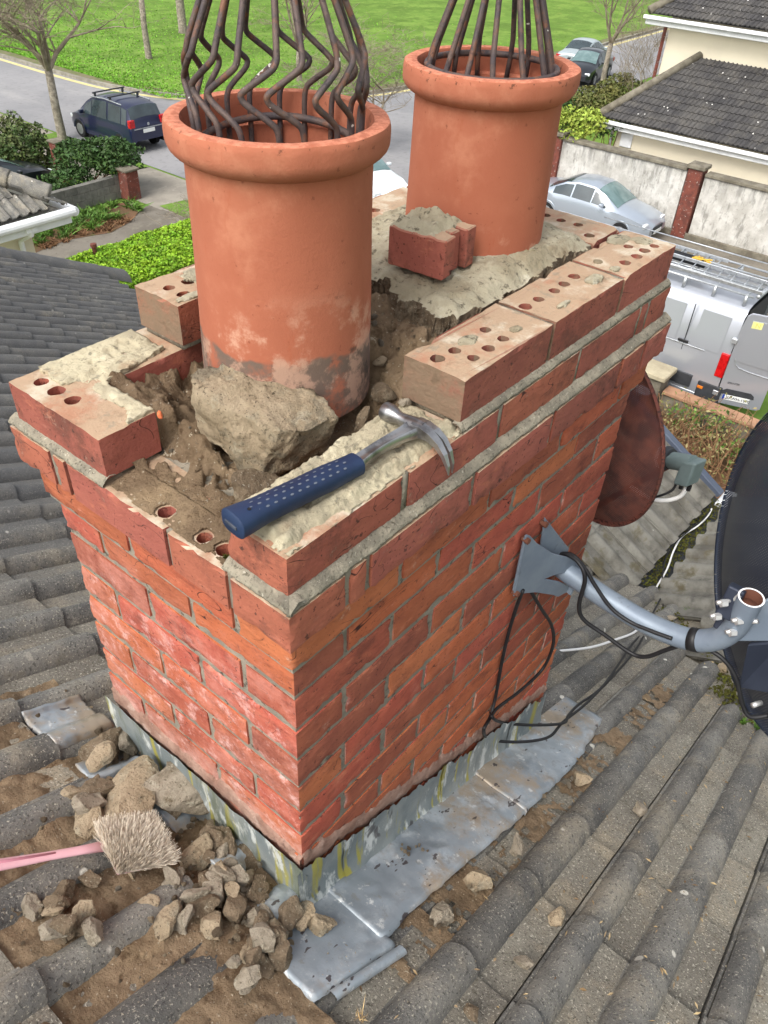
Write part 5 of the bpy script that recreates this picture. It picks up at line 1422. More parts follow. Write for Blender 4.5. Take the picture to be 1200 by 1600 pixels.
poly('garden_bed', [(8.6,20.6),(10.2,20.3),(11.4,20.5),(12.6,20.1),(13.5,20.4),(14.2,20.9),(14.6,21.9),(8.6,22.2)], GZ+.012, m_soil)
poly('garden_bed', [(11.6,-3),(14.8,-3),(14.8,4.6),(11.6,5.2)], GZ+.03, m_soil)
poly('lawn', [(15.0,-4),(17.8,-4),(17.8,2.9),(15.0,3.3)], GZ+.02, m_grass)
poly('lawn', [(28,12.9),(60,12.9),(60,18.2),(33,17.9),(28.5,15.2)], GZ+.02, m_grass)
# kerb and yellow line
def offs(pts, d):
    out = []
    for i in range(len(pts)):
        a, c = pts[max(i-1,0)], pts[min(i+1,len(pts)-1)]; dx, dy = c[0]-a[0], c[1]-a[1]; l = hypot(dx, dy)
        out.append((pts[i][0]-dy/l*d, pts[i][1]+dx/l*d))
    return out
def ribbon(mb, pts, d0, d1, z0, z1=None):
    A_, B_ = offs(pts, d0), offs(pts, d1)
    if z1 is None: mb.grid([[(x,y,z0) for x,y in A_], [(x,y,z0) for x,y in B_]])
    else: mb.grid([[(x,y,z0) for x,y in A_],[(x,y,z1) for x,y in A_],[(x,y,z1) for x,y in B_],[(x,y,z0) for x,y in B_]])
kcs = []
kk = [Vector((x,y,0)) for x,y in kc]; kcs = [(p.x,p.y) for p in cat_(kk, 5)]
b = MB(); ribbon(b, kcs, 0, .16, GZ-.02, GZ+.12); tagk = b.build('kerb', m_kerb, None, loc=(22.8,43,GZ)); struct(tagk)
b = MB(); ribbon(b, kcs, .16, .75, GZ+.10); o = b.build('verge_edge', mat('bare_verge', L(116,108,84), L(96,104,62), s=3, rough=1, bump=.6, bs=20, bd=.02), None, loc=(22.8,43,GZ)); struct(o)
b = MB(); ribbon(b, kcs, -.42, -.16, GZ+.002); o = b.build('yellow_line', m_yel, None, loc=(22.8,43,GZ)); struct(o)
# raised park sheet beyond the kerb
inner = offs(kcs, .7)
pk = MB(); P = []
for i, (x, y) in enumerate(inner):
    P.append((x, y))
o = poly('park_lawn', [(x,y) for x,y in inner[::-1]]+[(22.5,300),(420,420),(420,30)], GZ+.105, m_grass)
# grass blades along the near part of the park: short tufts as one soft mass
R = random.Random(2); gb = MB()
for i in range(16000):
    t = R.random()**1.6; y = 26+R.random()*26; x = 23.5+R.random()*26*t+(0 if y > 31 else (31-y)*1.3)
    if y > 31 or x > 30: pass
    hh = R.uniform(.03,.07); a_ = R.random()*6.28; 
    c = Vector((x,y,GZ+.10)); d = Vector((cos(a_),sin(a_),0))*.05
    o_ = len(gb.v); gb.v += [tuple(c-d), tuple(c+d), tuple(c+Vector((R.gauss(0,.03),R.gauss(0,.03),hh)))]; gb.f.append((o_,o_+1,o_+2))
tag(gb.build('grass', leafm('grass_blades', L(120,170,48), L(92,142,36), .25), None, loc=(24,32,GZ)), 'short bright green grass on the park beyond the kerb', 'grass', kind='stuff')

# ------------------------------------------------------------------ foliage helpers
def crown(pts_r, n, s, seed, mb=None, asp=.6, dense=.55, bumpy=.35):
    """leaf shell over several blobs: pts_r = [(centre, (rx,ry,rz)), ...]"""
    mb = mb or MB(); R = random.Random(seed); tot = sum(r[0]*r[1] for _, r in pts_r)
    for c, r in pts_r:
        k = int(n*r[0]*r[1]/tot)
        for i in range(k):
            d = Vector((R.gauss(0,1),R.gauss(0,1),R.gauss(0,1))).normalized()
            if d.z < -.5: d.z = -d.z
            q = 1-dense*R.random()**2.2*.8; q *= 1+bumpy*noise.noise(d*2.3+Vector((seed,c[0],0)))
            p = Vector((c[0]+d.x*r[0]*q, c[1]+d.y*r[1]*q, c[2]+d.z*r[2]*q))
            leaf(mb, p, s*R.uniform(.6,1.3), R, d, asp)
    return mb
def stems(base, blobs, n, r, seed, h0=0):
    R = random.Random(seed); b = MB()
    for i in range(n):
        c, rr = R.choice(blobs); e = Vector((c[0]+R.uniform(-.7,.7)*rr[0], c[1]+R.uniform(-.7,.7)*rr[1], c[2]+R.uniform(-.2,.6)*rr[2]))
        s_ = Vector(base)+Vector((R.gauss(0,.12),R.gauss(0,.12),h0)); m_ = s_.lerp(e,.5)+Vector((R.gauss(0,.1),R.gauss(0,.1),.1))
        b.tube([s_, m_, e], [r, r*.7, r*.25], 5)
    return b
def bush(name, base, blobs, n, s, mt, label, cat, seed, group=None, core=True, asp=.6, bumpy=.35):
    t = thing(name, label, cat, tuple(base), group)
    crown(blobs, n, s, seed, asp=asp, bumpy=bumpy).build('leaves', mt, t)
    stems(base, blobs, 9, .03, seed).build('stem', m_twigb, t)
    return t
def bare_tree(name, base, h, fork, seed, label, spread=1., r0=.14, lv=5, group=None, lean=(0,0), twig=2600, nb=5, up=.75):
    t = thing(name, label, 'tree', tuple(base), group); R = random.Random(seed)
    tb = MB(); bb = MB(); cnt = [0]
    fk = Vector(base)+Vector((lean[0]*fork, lean[1]*fork, fork))
    tb.tube([Vector(base)-Vector((0,0,.1)), Vector(base)+Vector((0,0,.12)), Vector(base).lerp(fk,.5)+Vector((R.gauss(0,.03),R.gauss(0,.03),0)), fk], [r0*1.35, r0*1.05, r0*.92, r0*.85], 12)
    tb.build('trunk', m_bark, t, smooth=True)
    def grow(p, d, ln, r, lev):
        if cnt[0] > twig: return
        cnt[0] += 1; k = 3 if lev < 3 else 2; pts = [p]; q = p.copy(); dd = d.copy()
        for i in range(k):
            dd = (dd+Vector((R.gauss(0,.13),R.gauss(0,.13),R.gauss(.03,.10)))).normalized(); q = q+dd*ln/k; pts.append(q.copy())
        bb.tube(pts, [max(.004,(r+(r*.5-r)*i/k)*(.75 if lev else 1)) for i in range(k+1)], 6 if lev < 2 else 3, caps=False)
        if lev >= lv: return
        n = nb if lev == 0 else R.choice((2,3,3))
        for i in range(n):
            f = R.uniform(.35,1.) if i else 1.
            idx = min(k, max(1, int(round(f*k)))); s_ = pts[idx]
            a_ = R.random()*6.28; sp = R.uniform(.3,.8)*spread
            per = Vector((cos(a_),sin(a_),R.uniform(-.1,.3)))
            nd_ = (dd*up+per*sp).normalized()
            grow(s_, nd_, ln*R.uniform(.55,.82), r*R.uniform(.45,.62), lev+1)
    for i in range(nb):
        a_ = 2*pi*i/nb+R.uniform(-.4,.4); d = Vector((cos(a_)*.5*spread, sin(a_)*.5*spread, 1)).normalized()
        grow(fk-Vector((0,0,.05)), d, h*R.uniform(.26,.34), r0*R.uniform(.42,.6), 0)
    bb.build('branches', m_twig, t)
    return t
bare_tree('street_tree', Vector((16.93,29.03,GZ)), 6.4, 2.3, 5, 'bare street tree with a pale trunk on the verge beside the blue people carrier', 1.5, .16, 6, twig=8000, nb=7, up=.62)
bare_tree('park_tree', Vector((27.9,37.9,GZ+.1)), 7, 2.6, 8, 'slim bare tree with a pale trunk on the park grass behind the blue people carrier', .8, .16, 4, twig=900, nb=4)
bare_tree('park_tree', Vector((33.7,42.2,GZ+.1)), 9, 4.6, 9, 'straight grey tree trunk standing farthest back on the park grass at the left', .8, .24, 4, twig=600, nb=4)
bare_tree('park_tree', Vector((30.2,29.5,GZ+.1)), 7, 1.4, 12, 'bare tree on the park grass seen between and behind the two chimney pots', 1.4, .13, 6, twig=5000, nb=5)
bare_tree('street_tree', Vector((24.3,19.9,GZ)), 5.4, .9, 15, 'bare spreading tree over the road between the two chimney pots', 1.7, .10, 6, twig=5000, nb=6, up=.6)
bare_tree('garden_tree', Vector((38.2,17.8,GZ)), 6.5, 2.4, 18, 'bare garden tree in front of the far parked cars by the road bend', 1.4, .13, 6, twig=5000, nb=5)
bare_tree('garden_shrub_tree', Vector((36.5,15.2,GZ)), 4.6, .4, 21, 'leafless many stemmed shrub beside the cream neighbouring house', 1.1, .07, 5, twig=1700, nb=7, up=1.)
bare_tree('garden_shrub_tree', Vector((13.6,18.4,GZ)), 2.0, .15, 24, 'low leafless shrub spreading over the drive edge beside the near chimney pot', 2.2, .03, 4, twig=420, nb=7, up=.5)
bare_tree('park_tree', Vector((66,36,GZ+.1)), 8, 3, 31, 'grey tree trunk standing on the park grass above the far parked cars', .9, .24, 4, twig=400, nb=4)

# left garden: shrubs, ivy, piers, block wall
bush('shrub', (13.9,26.6,GZ), [((13.9,26.9,GZ+.7),(1.05,1.15,.9)),((13.2,25.9,GZ+.6),(.9,.9,.8)),((14.4,26.2,GZ+.45),(.6,.7,.6)),((12.8,27.6,GZ+.6),(1.,1.,.7))], 6500, .13, m_shrub, 'dark green flowering shrub left of the short brick pier', 'shrub', 41)
bush('ivy_hedge', (14.0,23.2,GZ), [((14.9,22.9,GZ+1.0),(.95,.85,.6)),((14.2,23.5,GZ+.95),(.9,.9,.6)),((13.3,23.1,GZ+.65),(.8,.6,.35)),((12.4,22.9,GZ+.5),(.7,.45,.28)),((15.3,23.3,GZ+.7),(.6,.7,.5)),((11.8,22.8,GZ+.45),(.5,.35,.22))], 7500, .12, m_ivy, 'ivy covered hedge spilling over the grey block wall below the blue people carrier', 'hedge', 42)
pr_ = thing('brick_pier', 'short red brick pier between the flowering shrub and the ivy hedge', 'pier', (14.35,25.1,GZ))
b = MB(); b.box((14.2,24.9,GZ),(14.55,25.3,GZ+1.15)); b.build('brickwork', m_pier, pr_, bevel=.01)
b = MB(); b.box((14.16,24.86,GZ+1.153),(14.59,25.34,GZ+1.21)); b.build('cap', m_cope, pr_, bevel=.01)
bw = thing('block_wall', 'low grey concrete block wall under the ivy hedge at the left', 'wall', (13.3,22.4,GZ))
b = MB()
for r_ in range(3):
    for i in range(8):
        x0 = 11.3+i*.45-(.22 if r_ % 2 else 0); b.box((x0,22.3,GZ+r_*.225),(x0+.44,22.5,GZ+r_*.225+.215))
b.build('blockwork', m_block, bw, bevel=.006)
b = MB(); b.box((11.2,22.32,GZ),(14.8,22.48,GZ+.66)); b.build('joints', m_joint, bw)
gp = thing('garden_pillar', 'stout weathered square pillar at the right end of the grey block wall', 'pillar', (14.85,22.1,GZ))
b = MB(); b.box((14.6,21.85,GZ),(15.05,22.3,GZ+.86)); b.build('pillar_body', m_pier, gp, bevel=.012)
b = MB(); b.box((14.55,21.8,GZ+.863),(15.1,22.35,GZ+.93)); b.build('cap', m_cope, gp, bevel=.015)
tuft('weeds', [Vector((x_,y_,GZ)) for x_,y_ in [(rnd.uniform(10.4,14.5), rnd.uniform(20.6,22.1)) for _ in range(46)]], 2600, .26, m_weed, 'ragged green weeds and dead leaves in the bed under the block wall', 'weeds', w=.022, spread=1.1)
tuft('weeds', [Vector((x,y,GZ)) for x,y in [(rnd.uniform(10.2,13.6), rnd.uniform(20.3,21.3)) for _ in range(40)]], 1500, .16, m_twigb, 'brown dead stems along the front of the bed by the drive', 'weeds', w=.016, spread=1.4)
# bright hedge behind our roof
hd_ = thing('hedge', 'bright yellow green clipped hedge beyond the far edge of our roof', 'hedge', (11.2,15.4,GZ))
def hedge():
    R = random.Random(3); b = MB(); x0, x1, y0, y1, zt = 7.6, 13.2, 14.3, 16.5, GZ+1.38
    for i in range(36000):
        f = R.random()
        if f < .68:
            x, y = R.uniform(x0,x1), R.uniform(y0,y1); z = zt+.05*fr(x*1.6,y*1.6)+R.uniform(-.10,.04); n = Vector((0,0,1))
        elif f < .88: x, y, z, n = R.uniform(x0,x1), y0+R.uniform(-.04,.08)+.07*fr(i*.0,2), R.uniform(GZ,zt), Vector((0,-1,.3))
        else: x, y, z, n = x1+R.uniform(-.08,.05), R.uniform(y0,y1), R.uniform(GZ,zt), Vector((1,0,.3))
        e = min(x-x0,x1-x,y-y0,y1-y)
        if f < .68: z -= .10*ss(.25,0,e)
        leaf(b, Vector((x,y,z)), R.uniform(.05,.085), R, n, .8)
    b.build('leaves', m_hedge, hd_)
    b = MB(); b.box((x0+.12,y0+.12,GZ),(x1-.12,y1-.12,zt-.14)); b.build('inner_growth', mat('hedge_inside', L(96,128,36), L(70,98,30), s=9, rough=1, bump=1, bs=40, bd=.03), hd_)
hedge()
b = MB(); c = atz(132,392,GZ+2.2)
b.tube([Vector((9.6,16.2,GZ)), Vector((9.6,16.2,GZ+1.55))], .055, 10); b.tube([Vector((9.6,16.2,GZ+1.5)), Vector((9.6,16.2,GZ+1.57))], .075, 10)
tag(b.build('post', m_pier, None, loc=(9.6,16.2,GZ)), 'short dark brown post sticking up at the left end of the bright hedge', 'post')

# ------------------------------------------------------------------ house on the left
lh = thing('neighbour_house', 'cream house corner with white gutter and grey tiled hip at the left edge', 'house', (5.1,9.8,GZ))
HX, HY, HZ = 5.35, 9.54, -3.0
b = MB(); b.box((-4,HY+.42,GZ-.02),(HX-.42,HY+9,HZ-.02)); b.build('wall', m_cream, lh)
sH = .52; kH = sqrt(1+sH*sH); b = MB()
O_ = Vector((HX-.292*14*1., HY+.06+sH*0+6*.29, HZ+.08+sH*(6*.29)))
tile_slope(b, O_, Vector((0,-1,-sH))/kH, Vector((1,0,0)), Vector((0,-sH,1))/kH, 6, 14, gauge=.29*kH, clip=lambda c: c.x < HX-(c.y-HY)+.05, seed=7, us=[0,.006,.02,.035,.05,.067,.10,.129,.15,.17,.19,.212,.25,.284,.2915])
tile_slope(b, Vector((HX-.05-6*.29, HY+.0, HZ+.08+sH*6*.29)), Vector((1,0,-sH))/kH, Vector((0,1,0)), Vector((sH,0,1))/kH, 6, 20, gauge=.29*kH, clip=lambda c: c.y-HY > (HX-c.x)-.05, seed=8, us=[0,.02,.035,.067,.129,.17,.212,.2915])
b.add([(HX-.1,HY+.1,HZ+.03),(-3,HY+.1,HZ+.03),(-1,HY+2.3,HZ+.03+sH*2.2),(HX-2.3,HY+2.3,HZ+.03+sH*2.2)],[(0,1,2,3)])
b.build('roof', m_tile, lh, auto=35)
b = MB(); 
for i in range(6):
    p0 = Vector((HX-.16-i*.34, HY+.16+i*.34, HZ+.15+sH*(.14+i*.34))); p1_ = p0+Vector((-.36,.36,sH*.36))
    b.tube([p0, p0.lerp(p1_,.05), p1_], [.125,.12,.11], 14)
b.build('hip_cap', m_tile, lh, smooth=True)
b = MB(); b.tube([(HX+.04,HY-.02,HZ),(HX-6,HY-.02,HZ)], .062, 12); b.box((HX-6,HY+.02,HZ-.16),(HX+.0,HY+.05,HZ+.02)); b.box((HX-6,HY+.05,HZ-.16),(HX-.0,HY+.42,HZ-.145))
b.build('gutter', m_fwhite, lh, bevel=.006)
b = MB(); b.tube([(HX+.03,HY-.06,HZ),(HX+.03,HY+4,HZ)], .062, 12); b.box((HX-.02,HY+.03,HZ-.16),(HX+.0,HY+4,HZ+.02)); b.build('gutter', m_fwhite, lh, bevel=.006)
b = MB(); b.tube([(HX-.62,HY+.0,HZ-.05),(HX-.62,HY+.03,HZ-.16),(HX-.62,HY+.36,HZ-.34),(HX-.62,HY+.36,HZ-5)], .037, 10); b.box((HX-.70,HY-.02,HZ-.12),(HX-.54,HY+.08,HZ-.04)); b.build('downpipe', m_fwhite, lh, smooth=False)

# ------------------------------------------------------------------ neighbour wall, house opposite
gw = thing('garden_wall', 'tall stained pebble dashed boundary wall behind the silver car', 'wall', (24.9,5,GZ))
b = MB(); b.box((24.7,8.18,GZ),(24.95,16.2,GZ+1.85)); b.box((24.7,-8,GZ),(24.95,7.62,GZ+1.80)); b.build('render', m_rough, gw)
b = MB(); b.box((24.64,8.18,GZ+1.853),(25.01,16.2,GZ+1.95)); b.box((24.64,-8,GZ+1.803),(25.01,7.62,GZ+1.90)); b.build('coping', m_cope, gw, bevel=.015)
b = MB(); b.box((24.6,-8,GZ-.01),(24.697,16.2,GZ+.16)); b.build('plinth', m_cope, gw, bevel=.01)
def pier(y, lb):
    t = thing('brick_pier', lb, 'pier', (24.8,y,GZ))
    b = MB(); b.box((24.58,y-.22,GZ),(25.0,y+.22,GZ+1.96)); b.build('brickwork', m_pier, t, bevel=.01)
    b = MB(); b.box((24.53,y-.28,GZ+1.963),(25.05,y+.28,GZ+2.08)); b.build('cap', m_cope, t, bevel=.02)
pier(7.9, 'red brick pier with white stains in the boundary wall right of the silver car')
pier(12.6, 'brick pier in the boundary wall hidden under the yellow green bush')
nh = thing('opposite_house', 'cream house with dark tiled roofs and white gutters at the top right', 'house', (26,5,GZ))
b = MB(); b.box((26.3,-12,GZ-.02),(29.2,11.35,-5.66)); b.box((29.2,-12,GZ-.02),(36,11.6,-3.1)); b.build('wall', m_cream, nh)
sN = .46; kN = sqrt(1+sN*sN)
USF = [0,.01,.034,.06,.067,.129,.15,.171,.2,.212,.2915]
b = MB()
hipk = 1.0
def clipn(c): return c.y < 11.95-(c.x-25.95)*.48
tile_slope(b, Vector((29.17,11.9,-5.55+sN*3.22)), Vector((-1,0,-sN))/kN, Vector((0,-1,0)), Vector((-sN,0,1))/kN, 11, 76, gauge=3.22*kN/11, clip=clipn, seed=9, us=USF, thick=.03)
tile_slope(b, Vector((33.1,12.3,-3.0+sN*4.4)), Vector((-1,0,-sN))/kN, Vector((0,-1,0)), Vector((-sN,0,1))/kN, 15, 78, gauge=4.4*kN/15, clip=lambda c: c.y < 12.2-(c.x-28.7)*.55, seed=10, us=USF, thick=.03)
b.build('roof', m_tilef, nh, auto=35)
b = MB(); b.add([(25.97,-12,-5.57),(25.97,11.9,-5.57),(29.19,10.4,-5.57+sN*3.22),(29.19,-12,-5.57+sN*3.22)],[(0,1,2,3)])
b.add([(28.72,-12,-3.03),(28.72,12.15,-3.03),(33.0,9.8,-3.03+sN*4.3),(33.0,-12,-3.03+sN*4.3)],[(0,1,2,3)]); 
b.add([(25.97,11.9,-5.57),(29.19,10.4,-5.57+sN*3.22),(29.19,11.9,-5.57)],[(0,1,2)]); b.add([(28.72,12.15,-3.03),(33,9.8,-3.03+sN*4.3),(36,12.15,-3.03)],[(0,1,2)])
b.build('roof_deck', m_tilef, nh)
b = MB(); b.tube([(25.95,11.92,-5.50),(29.2,10.36,-5.50+sN*3.24)], .13, 10); b.build('hip_cap', m_cope, nh, smooth=True)
b = MB(); b.tube([(28.7,12.2,-2.94),(33.1,9.78,-2.94+sN*4.4)], .13, 10); b.build('hip_cap', m_cope, nh, smooth=True)
b = MB(); b.box((25.80,-12,-5.70),(25.92,12.05,-5.60)); b.box((25.93,-12,-5.86),(25.96,12.0,-5.62)); b.box((25.80,12.05,-5.70),(26.6,12.16,-5.60)); b.build('gutter', m_fwhite, nh, bevel=.02)
b = MB(); b.box((28.52,-12,-3.16),(28.64,12.3,-3.06)); b.box((28.65,-12,-3.32),(28.68,12.25,-3.08)); b.build('gutter', m_fwhite, nh, bevel=.02)
b = MB(); b.tube([(26.2,11.45,-5.7),(26.2,11.45,GZ)], .05, 8); b.build('downpipe', m_fwhite, nh)
b = MB(); b.tube([(29.1,11.7,-3.2),(29.1,11.7,-7.9)], .06, 8); b.build('downpipe', m_pier, nh)
b = MB(); b.box((26.24,10.75,-6.35),(26.297,11.15,-5.95)); b.build('meter_box', m_fwhite, nh, bevel=.01)
bush('climbing_shrub', (25.2,12.4,GZ), [((25.1,12.6,GZ+2.1),(.55,.85,.55)),((25.4,12.0,GZ+2.3),(.5,.6,.4)),((25.2,13.4,GZ+1.8),(.5,.6,.4))], 2600, .13, m_yleaf, 'yellow green bush topping the boundary wall beside the far chimney pot', 'bush', 51)
bush('climbing_shrub', (26.1,11.5,GZ), [((26.1,11.6,GZ+2.0),(.25,.3,.35)),((26.1,11.2,GZ+2.2),(.22,.4,.18)),((24.9,13.0,GZ+1.3),(.35,.5,.4))], 900, .10, m_ivy, 'dark climber hanging at the corner of the cream house under its gutter', 'climber', 52)
bush('conifer', (38,13.6,GZ), [((38,13.7,GZ+1.4),(.9,.9,1.6)),((38,13.6,GZ+3.4),(.85,.85,1.6)),((38,13.5,GZ+5.2),(.7,.7,1.6))], 4200, .2, m_conif, 'tall dark conifer behind the corner of the cream house', 'conifer', 53)
bush('shrub', (35.5,15.8,GZ), [((35.4,16.3,GZ+.6),(1.3,1.2,.8)),((33.8,15.9,GZ+.6),(1.1,1.1,.7)),((37.5,16.6,GZ+.6),(1.4,1.,.8))], 4200, .15, m_olive, 'brownish garden shrub on the small lawn near the far parked cars', 'shrub', 54)
bush('shrub', (33.5,17.2,GZ), [((33.4,17.2,GZ+.45),(.9,1.,.6)),((34.8,17.6,GZ+.45),(1.,.8,.6))], 2200, .13, m_ivy, 'low dark green shrub just right of the far chimney pot rim', 'shrub', 55)
b = MB(); 
for (x, y) in [(36.4,14.4)]: b.box((x,y,GZ+.5),(x+1.2,y+1.3,GZ+.62))
for dx in (.1,1.1):
    for dy in (.1,1.2): b.tube([(36.4+dx,14.4+dy,GZ),(36.4+dx,14.4+dy,GZ+.5)], .03, 6)
tag(b.build('garden_table', m_white, None, loc=(36.4,14.4,GZ), bevel=.03, seg=2), 'small white table in the garden between the conifer and the brown shrub', 'table')

# ------------------------------------------------------------------ vehicles
def surf(stn, nu=6, nv=5):
    """stations along length: (x, zsill, zbelt, ztop, wbelt, wtop); returns S(u,v,side)"""
    def S_(u, v, side):
        u = min(max(u, 0), len(stn)-1-1e-6); i = int(u); f = u-i
        a = [stn[i][k]+(stn[i+1][k]-stn[i][k])*f for k in range(6)]
        x, zs, zb, zt, wb_, wt = a
        prof = [(wb_*.93, zs),(wb_*1.0, zs+(zb-zs)*.45),(wb_*.97, zb),(wt*1.0, zt-.03*(zt > zb+.02)),(wt*.55, zt+.025),(0, zt+.035)]
        v = min(max(v, 0), 5-1e-6); j = int(v); g = v-j
        w_ = prof[j][0]+(prof[j+1][0]-prof[j][0])*g; z = prof[j][1]+(prof[j+1][1]-prof[j][1])*g
        return Vector((x, side*w_, z))
    return S_
def vehicle(name, label, cat, loc, rz, stn, pm, wins, fscreen, rscreen, wheels, wr=.31, lamps=(), group=None, glass=None, sub=1):
    t = thing(name, label, cat, (0,0,0), group); t['_w'] = [0,0,0]
    Sf = surf(stn); b = MB(); P = []; n = len(stn)
    us__ = [i+f for i in range(n-1) for f in (0,.5)]+[n-1-1e-6]
    for u in us__:
        rw = [Sf(u, v, 1) for v in (0,.5,1,1.5,2,2.5,3,3.5,4,4.5,5-1e-6)]; rw += [Vector((p.x,-p.y,p.z)) for p in rw[-2::-1]]
        P.append(rw)
    b.grid(P)
    for e in (P[0], P[-1]): b.add(e, [tuple(range(len(e)))])
    body = b.build('body', pm, t, auto=38)
    def panel(nm, u0, u1, v0, v1, side, mt, par=t, off=.007, nu=6, nv=4, both=False, curve=None):
        q = MB(); P = []
        for i in range(nu+1):
            rw = []
            for j in range(nv+1):
                u = u0+(u1-u0)*i/nu; v = v0+(v1-v0)*j/nv
                if curve: u, v = curve(u, v, i/nu, j/nv)
                p = Sf(u, v, side); du = Sf(u+.02,v,side)-Sf(u-.02,v,side); dv = Sf(u,v+.02,side)-Sf(u,v-.02,side)
                nn = du.cross(dv); nn = nn.normalized() if nn.length > 1e-9 else Vector((0,0,1))
                c_ = Vector((p.x, 0, .6)); 
                if nn.dot(p-c_) < 0: nn = -nn
                rw.append(p+nn*off)
            P.append(rw)
        q.grid(P)
        return q.build(nm, mt, par, smooth=True)
    for side in (1,-1):
        for (u0,u1,v0,v1) in wins: panel('side_window', u0, u1, v0, v1, side, glass or m_glass, curve=lambda u,v,a,c: (u, v))
    def screen(nm, u0, u1, vmin):
        q = MB(); P = []
        for i in range(7):
            u = u0+(u1-u0)*i/6; rw = []
            for s_ in (1,-1):
                for v in (np.linspace(vmin, 5-1e-6, 6) if s_ == 1 else np.linspace(5-1e-6, vmin, 6)[1:]):
                    p = Sf(u, v, s_); rw.append(p+(Vector((.010 if u > n/2 else -.010,0,.012))))
            P.append(rw)
        q.grid(P); q.build(nm, m_glassl if nm == 'windscreen' else m_glass, t, smooth=True)
    if fscreen: screen('windscreen', *fscreen)
    if rscreen: screen('rear_window', *rscreen)
    for (x, y) in wheels:
        for s_ in (1,-1):
            q = MB(); q.tube([(x,s_*(y-.19),wr),(x,s_*(y-.02),wr),(x,s_*y,wr)], [wr,wr,wr*.93], 28); w_ = q.build('wheel', m_tyre, t, auto=40)
            q = MB()
            q.tube([(x,s_*(y-.01),wr),(x,s_*(y+.004),wr)], [wr*.66,wr*.62], 20); q.build('rim', m_rim, w_, auto=40)
            ar = MB(); K = 20; P = []
            for k in range(K+1):
                th = pi*k/K; P.append([(x+(wr+d)*cos(th), s_*(y+.004+o_), wr+(wr+d)*sin(th)*1.0) for d, o_ in ((0.0,-.03),(.05,.012),(.065,.0))])
            ar.grid(P); ar.build('wheel_arch', m_dark if cat == 'van' else pm, t, smooth=True)
    for (nm, a, c, mt, bv) in lamps:
        for s_ in ((1,-1) if a[1] > 0.02 else (1,)):
            q = MB(); y0, y1 = a[1]*s_, c[1]*s_; q.box((a[0], min(y0,y1), a[2]), (c[0], max(y0,y1), c[2])); q.build(nm, mt, t, bevel=bv, seg=2)
    del t['_w']; t.location = loc; t.rotation_euler = (0,0,rz)
    return t
# blue people carrier (front towards +x locally)
ST_mpv = [(-1.98,.42,.80,.86,.62,.55),(-1.95,.28,.84,.92,.76,.66),(-1.90,.22,.86,1.10,.78,.66),(-1.74,.20,.88,1.46,.79,.62),(-1.4,.20,.88,1.53,.80,.62),(-.4,.20,.87,1.56,.80,.62),(.35,.20,.86,1.50,.80,.60),(.75,.20,.85,1.30,.80,.62),(1.18,.20,.84,.98,.79,.66),(1.45,.22,.80,.88,.78,.64),(1.78,.25,.72,.74,.72,.55),(1.95,.34,.60,.62,.58,.42)]
bc = vehicle('people_carrier', 'dark blue people carrier with black roof bars parked at the kerb', 'car', (18.42,27.6,GZ), pi/2, ST_mpv, m_pblue,
    [(3.15,3.95,2.08,2.92),(4.02,4.75,2.08,2.92),(4.85,6.0,2.08,2.92),(6.08,7.2,2.1,2.85)], (6.3,8.0,3.05), (2.05,3.1,3.0), [(-1.22,.80),(1.22,.80)], .30,
    [('tail_lamp',(-1.972,.56,.86),(-1.83,.785,1.12),m_lamp,.02),('headlight',(1.62,.46,.58),(1.84,.72,.72),m_lampc,.03),('number_plate',(-2.0,0,.66),(-1.965,.25,.78),m_plate,.004),('number_plate',(-2.0,-.25,.66),(-1.965,0,.78),m_plate,.004),('chrome_strip',(-1.995,.27,.80),(-1.96,.62,.83),m_alu,.003),('chrome_strip',(-1.995,-.30,.80),(-1.96,.30,.83),m_alu,.003)])
for x in (-.75,.15):
    q = MB(); q.tube([(x,-.70,1.66),(x,.70,1.66)], .026, 8)
    for y in (-.60,.60): q.box((x-.04,y-.03,1.50),(x+.04,y+.03,1.66))
    o = q.build('roof_bar', m_dark, None, bevel=.004); o.parent = bc
q = MB()
for y in (-.62,.62): q.tube([(-1.4,y,1.52),(-.4,y,1.56),(.4,y,1.50)], .02, 6)
o = q.build('roof_rail', m_alu, None); o.parent = bc
for y in (-.86,.86):
    q = MB(); q.box((.78,y-.09,.90),(.90,y+.09,1.03)); o = q.build('door_mirror', m_pblue, None, bevel=.03, seg=2); o.parent = bc
q = MB(); q.lathe([(.05,0),(.05,.006),(.0,.006)], (0,0,0), 16); o = q.build('badge', m_alu, None); o.parent = bc; o.location = (-1.985,0,.93); o.rotation_euler = (0,-pi/2,0)
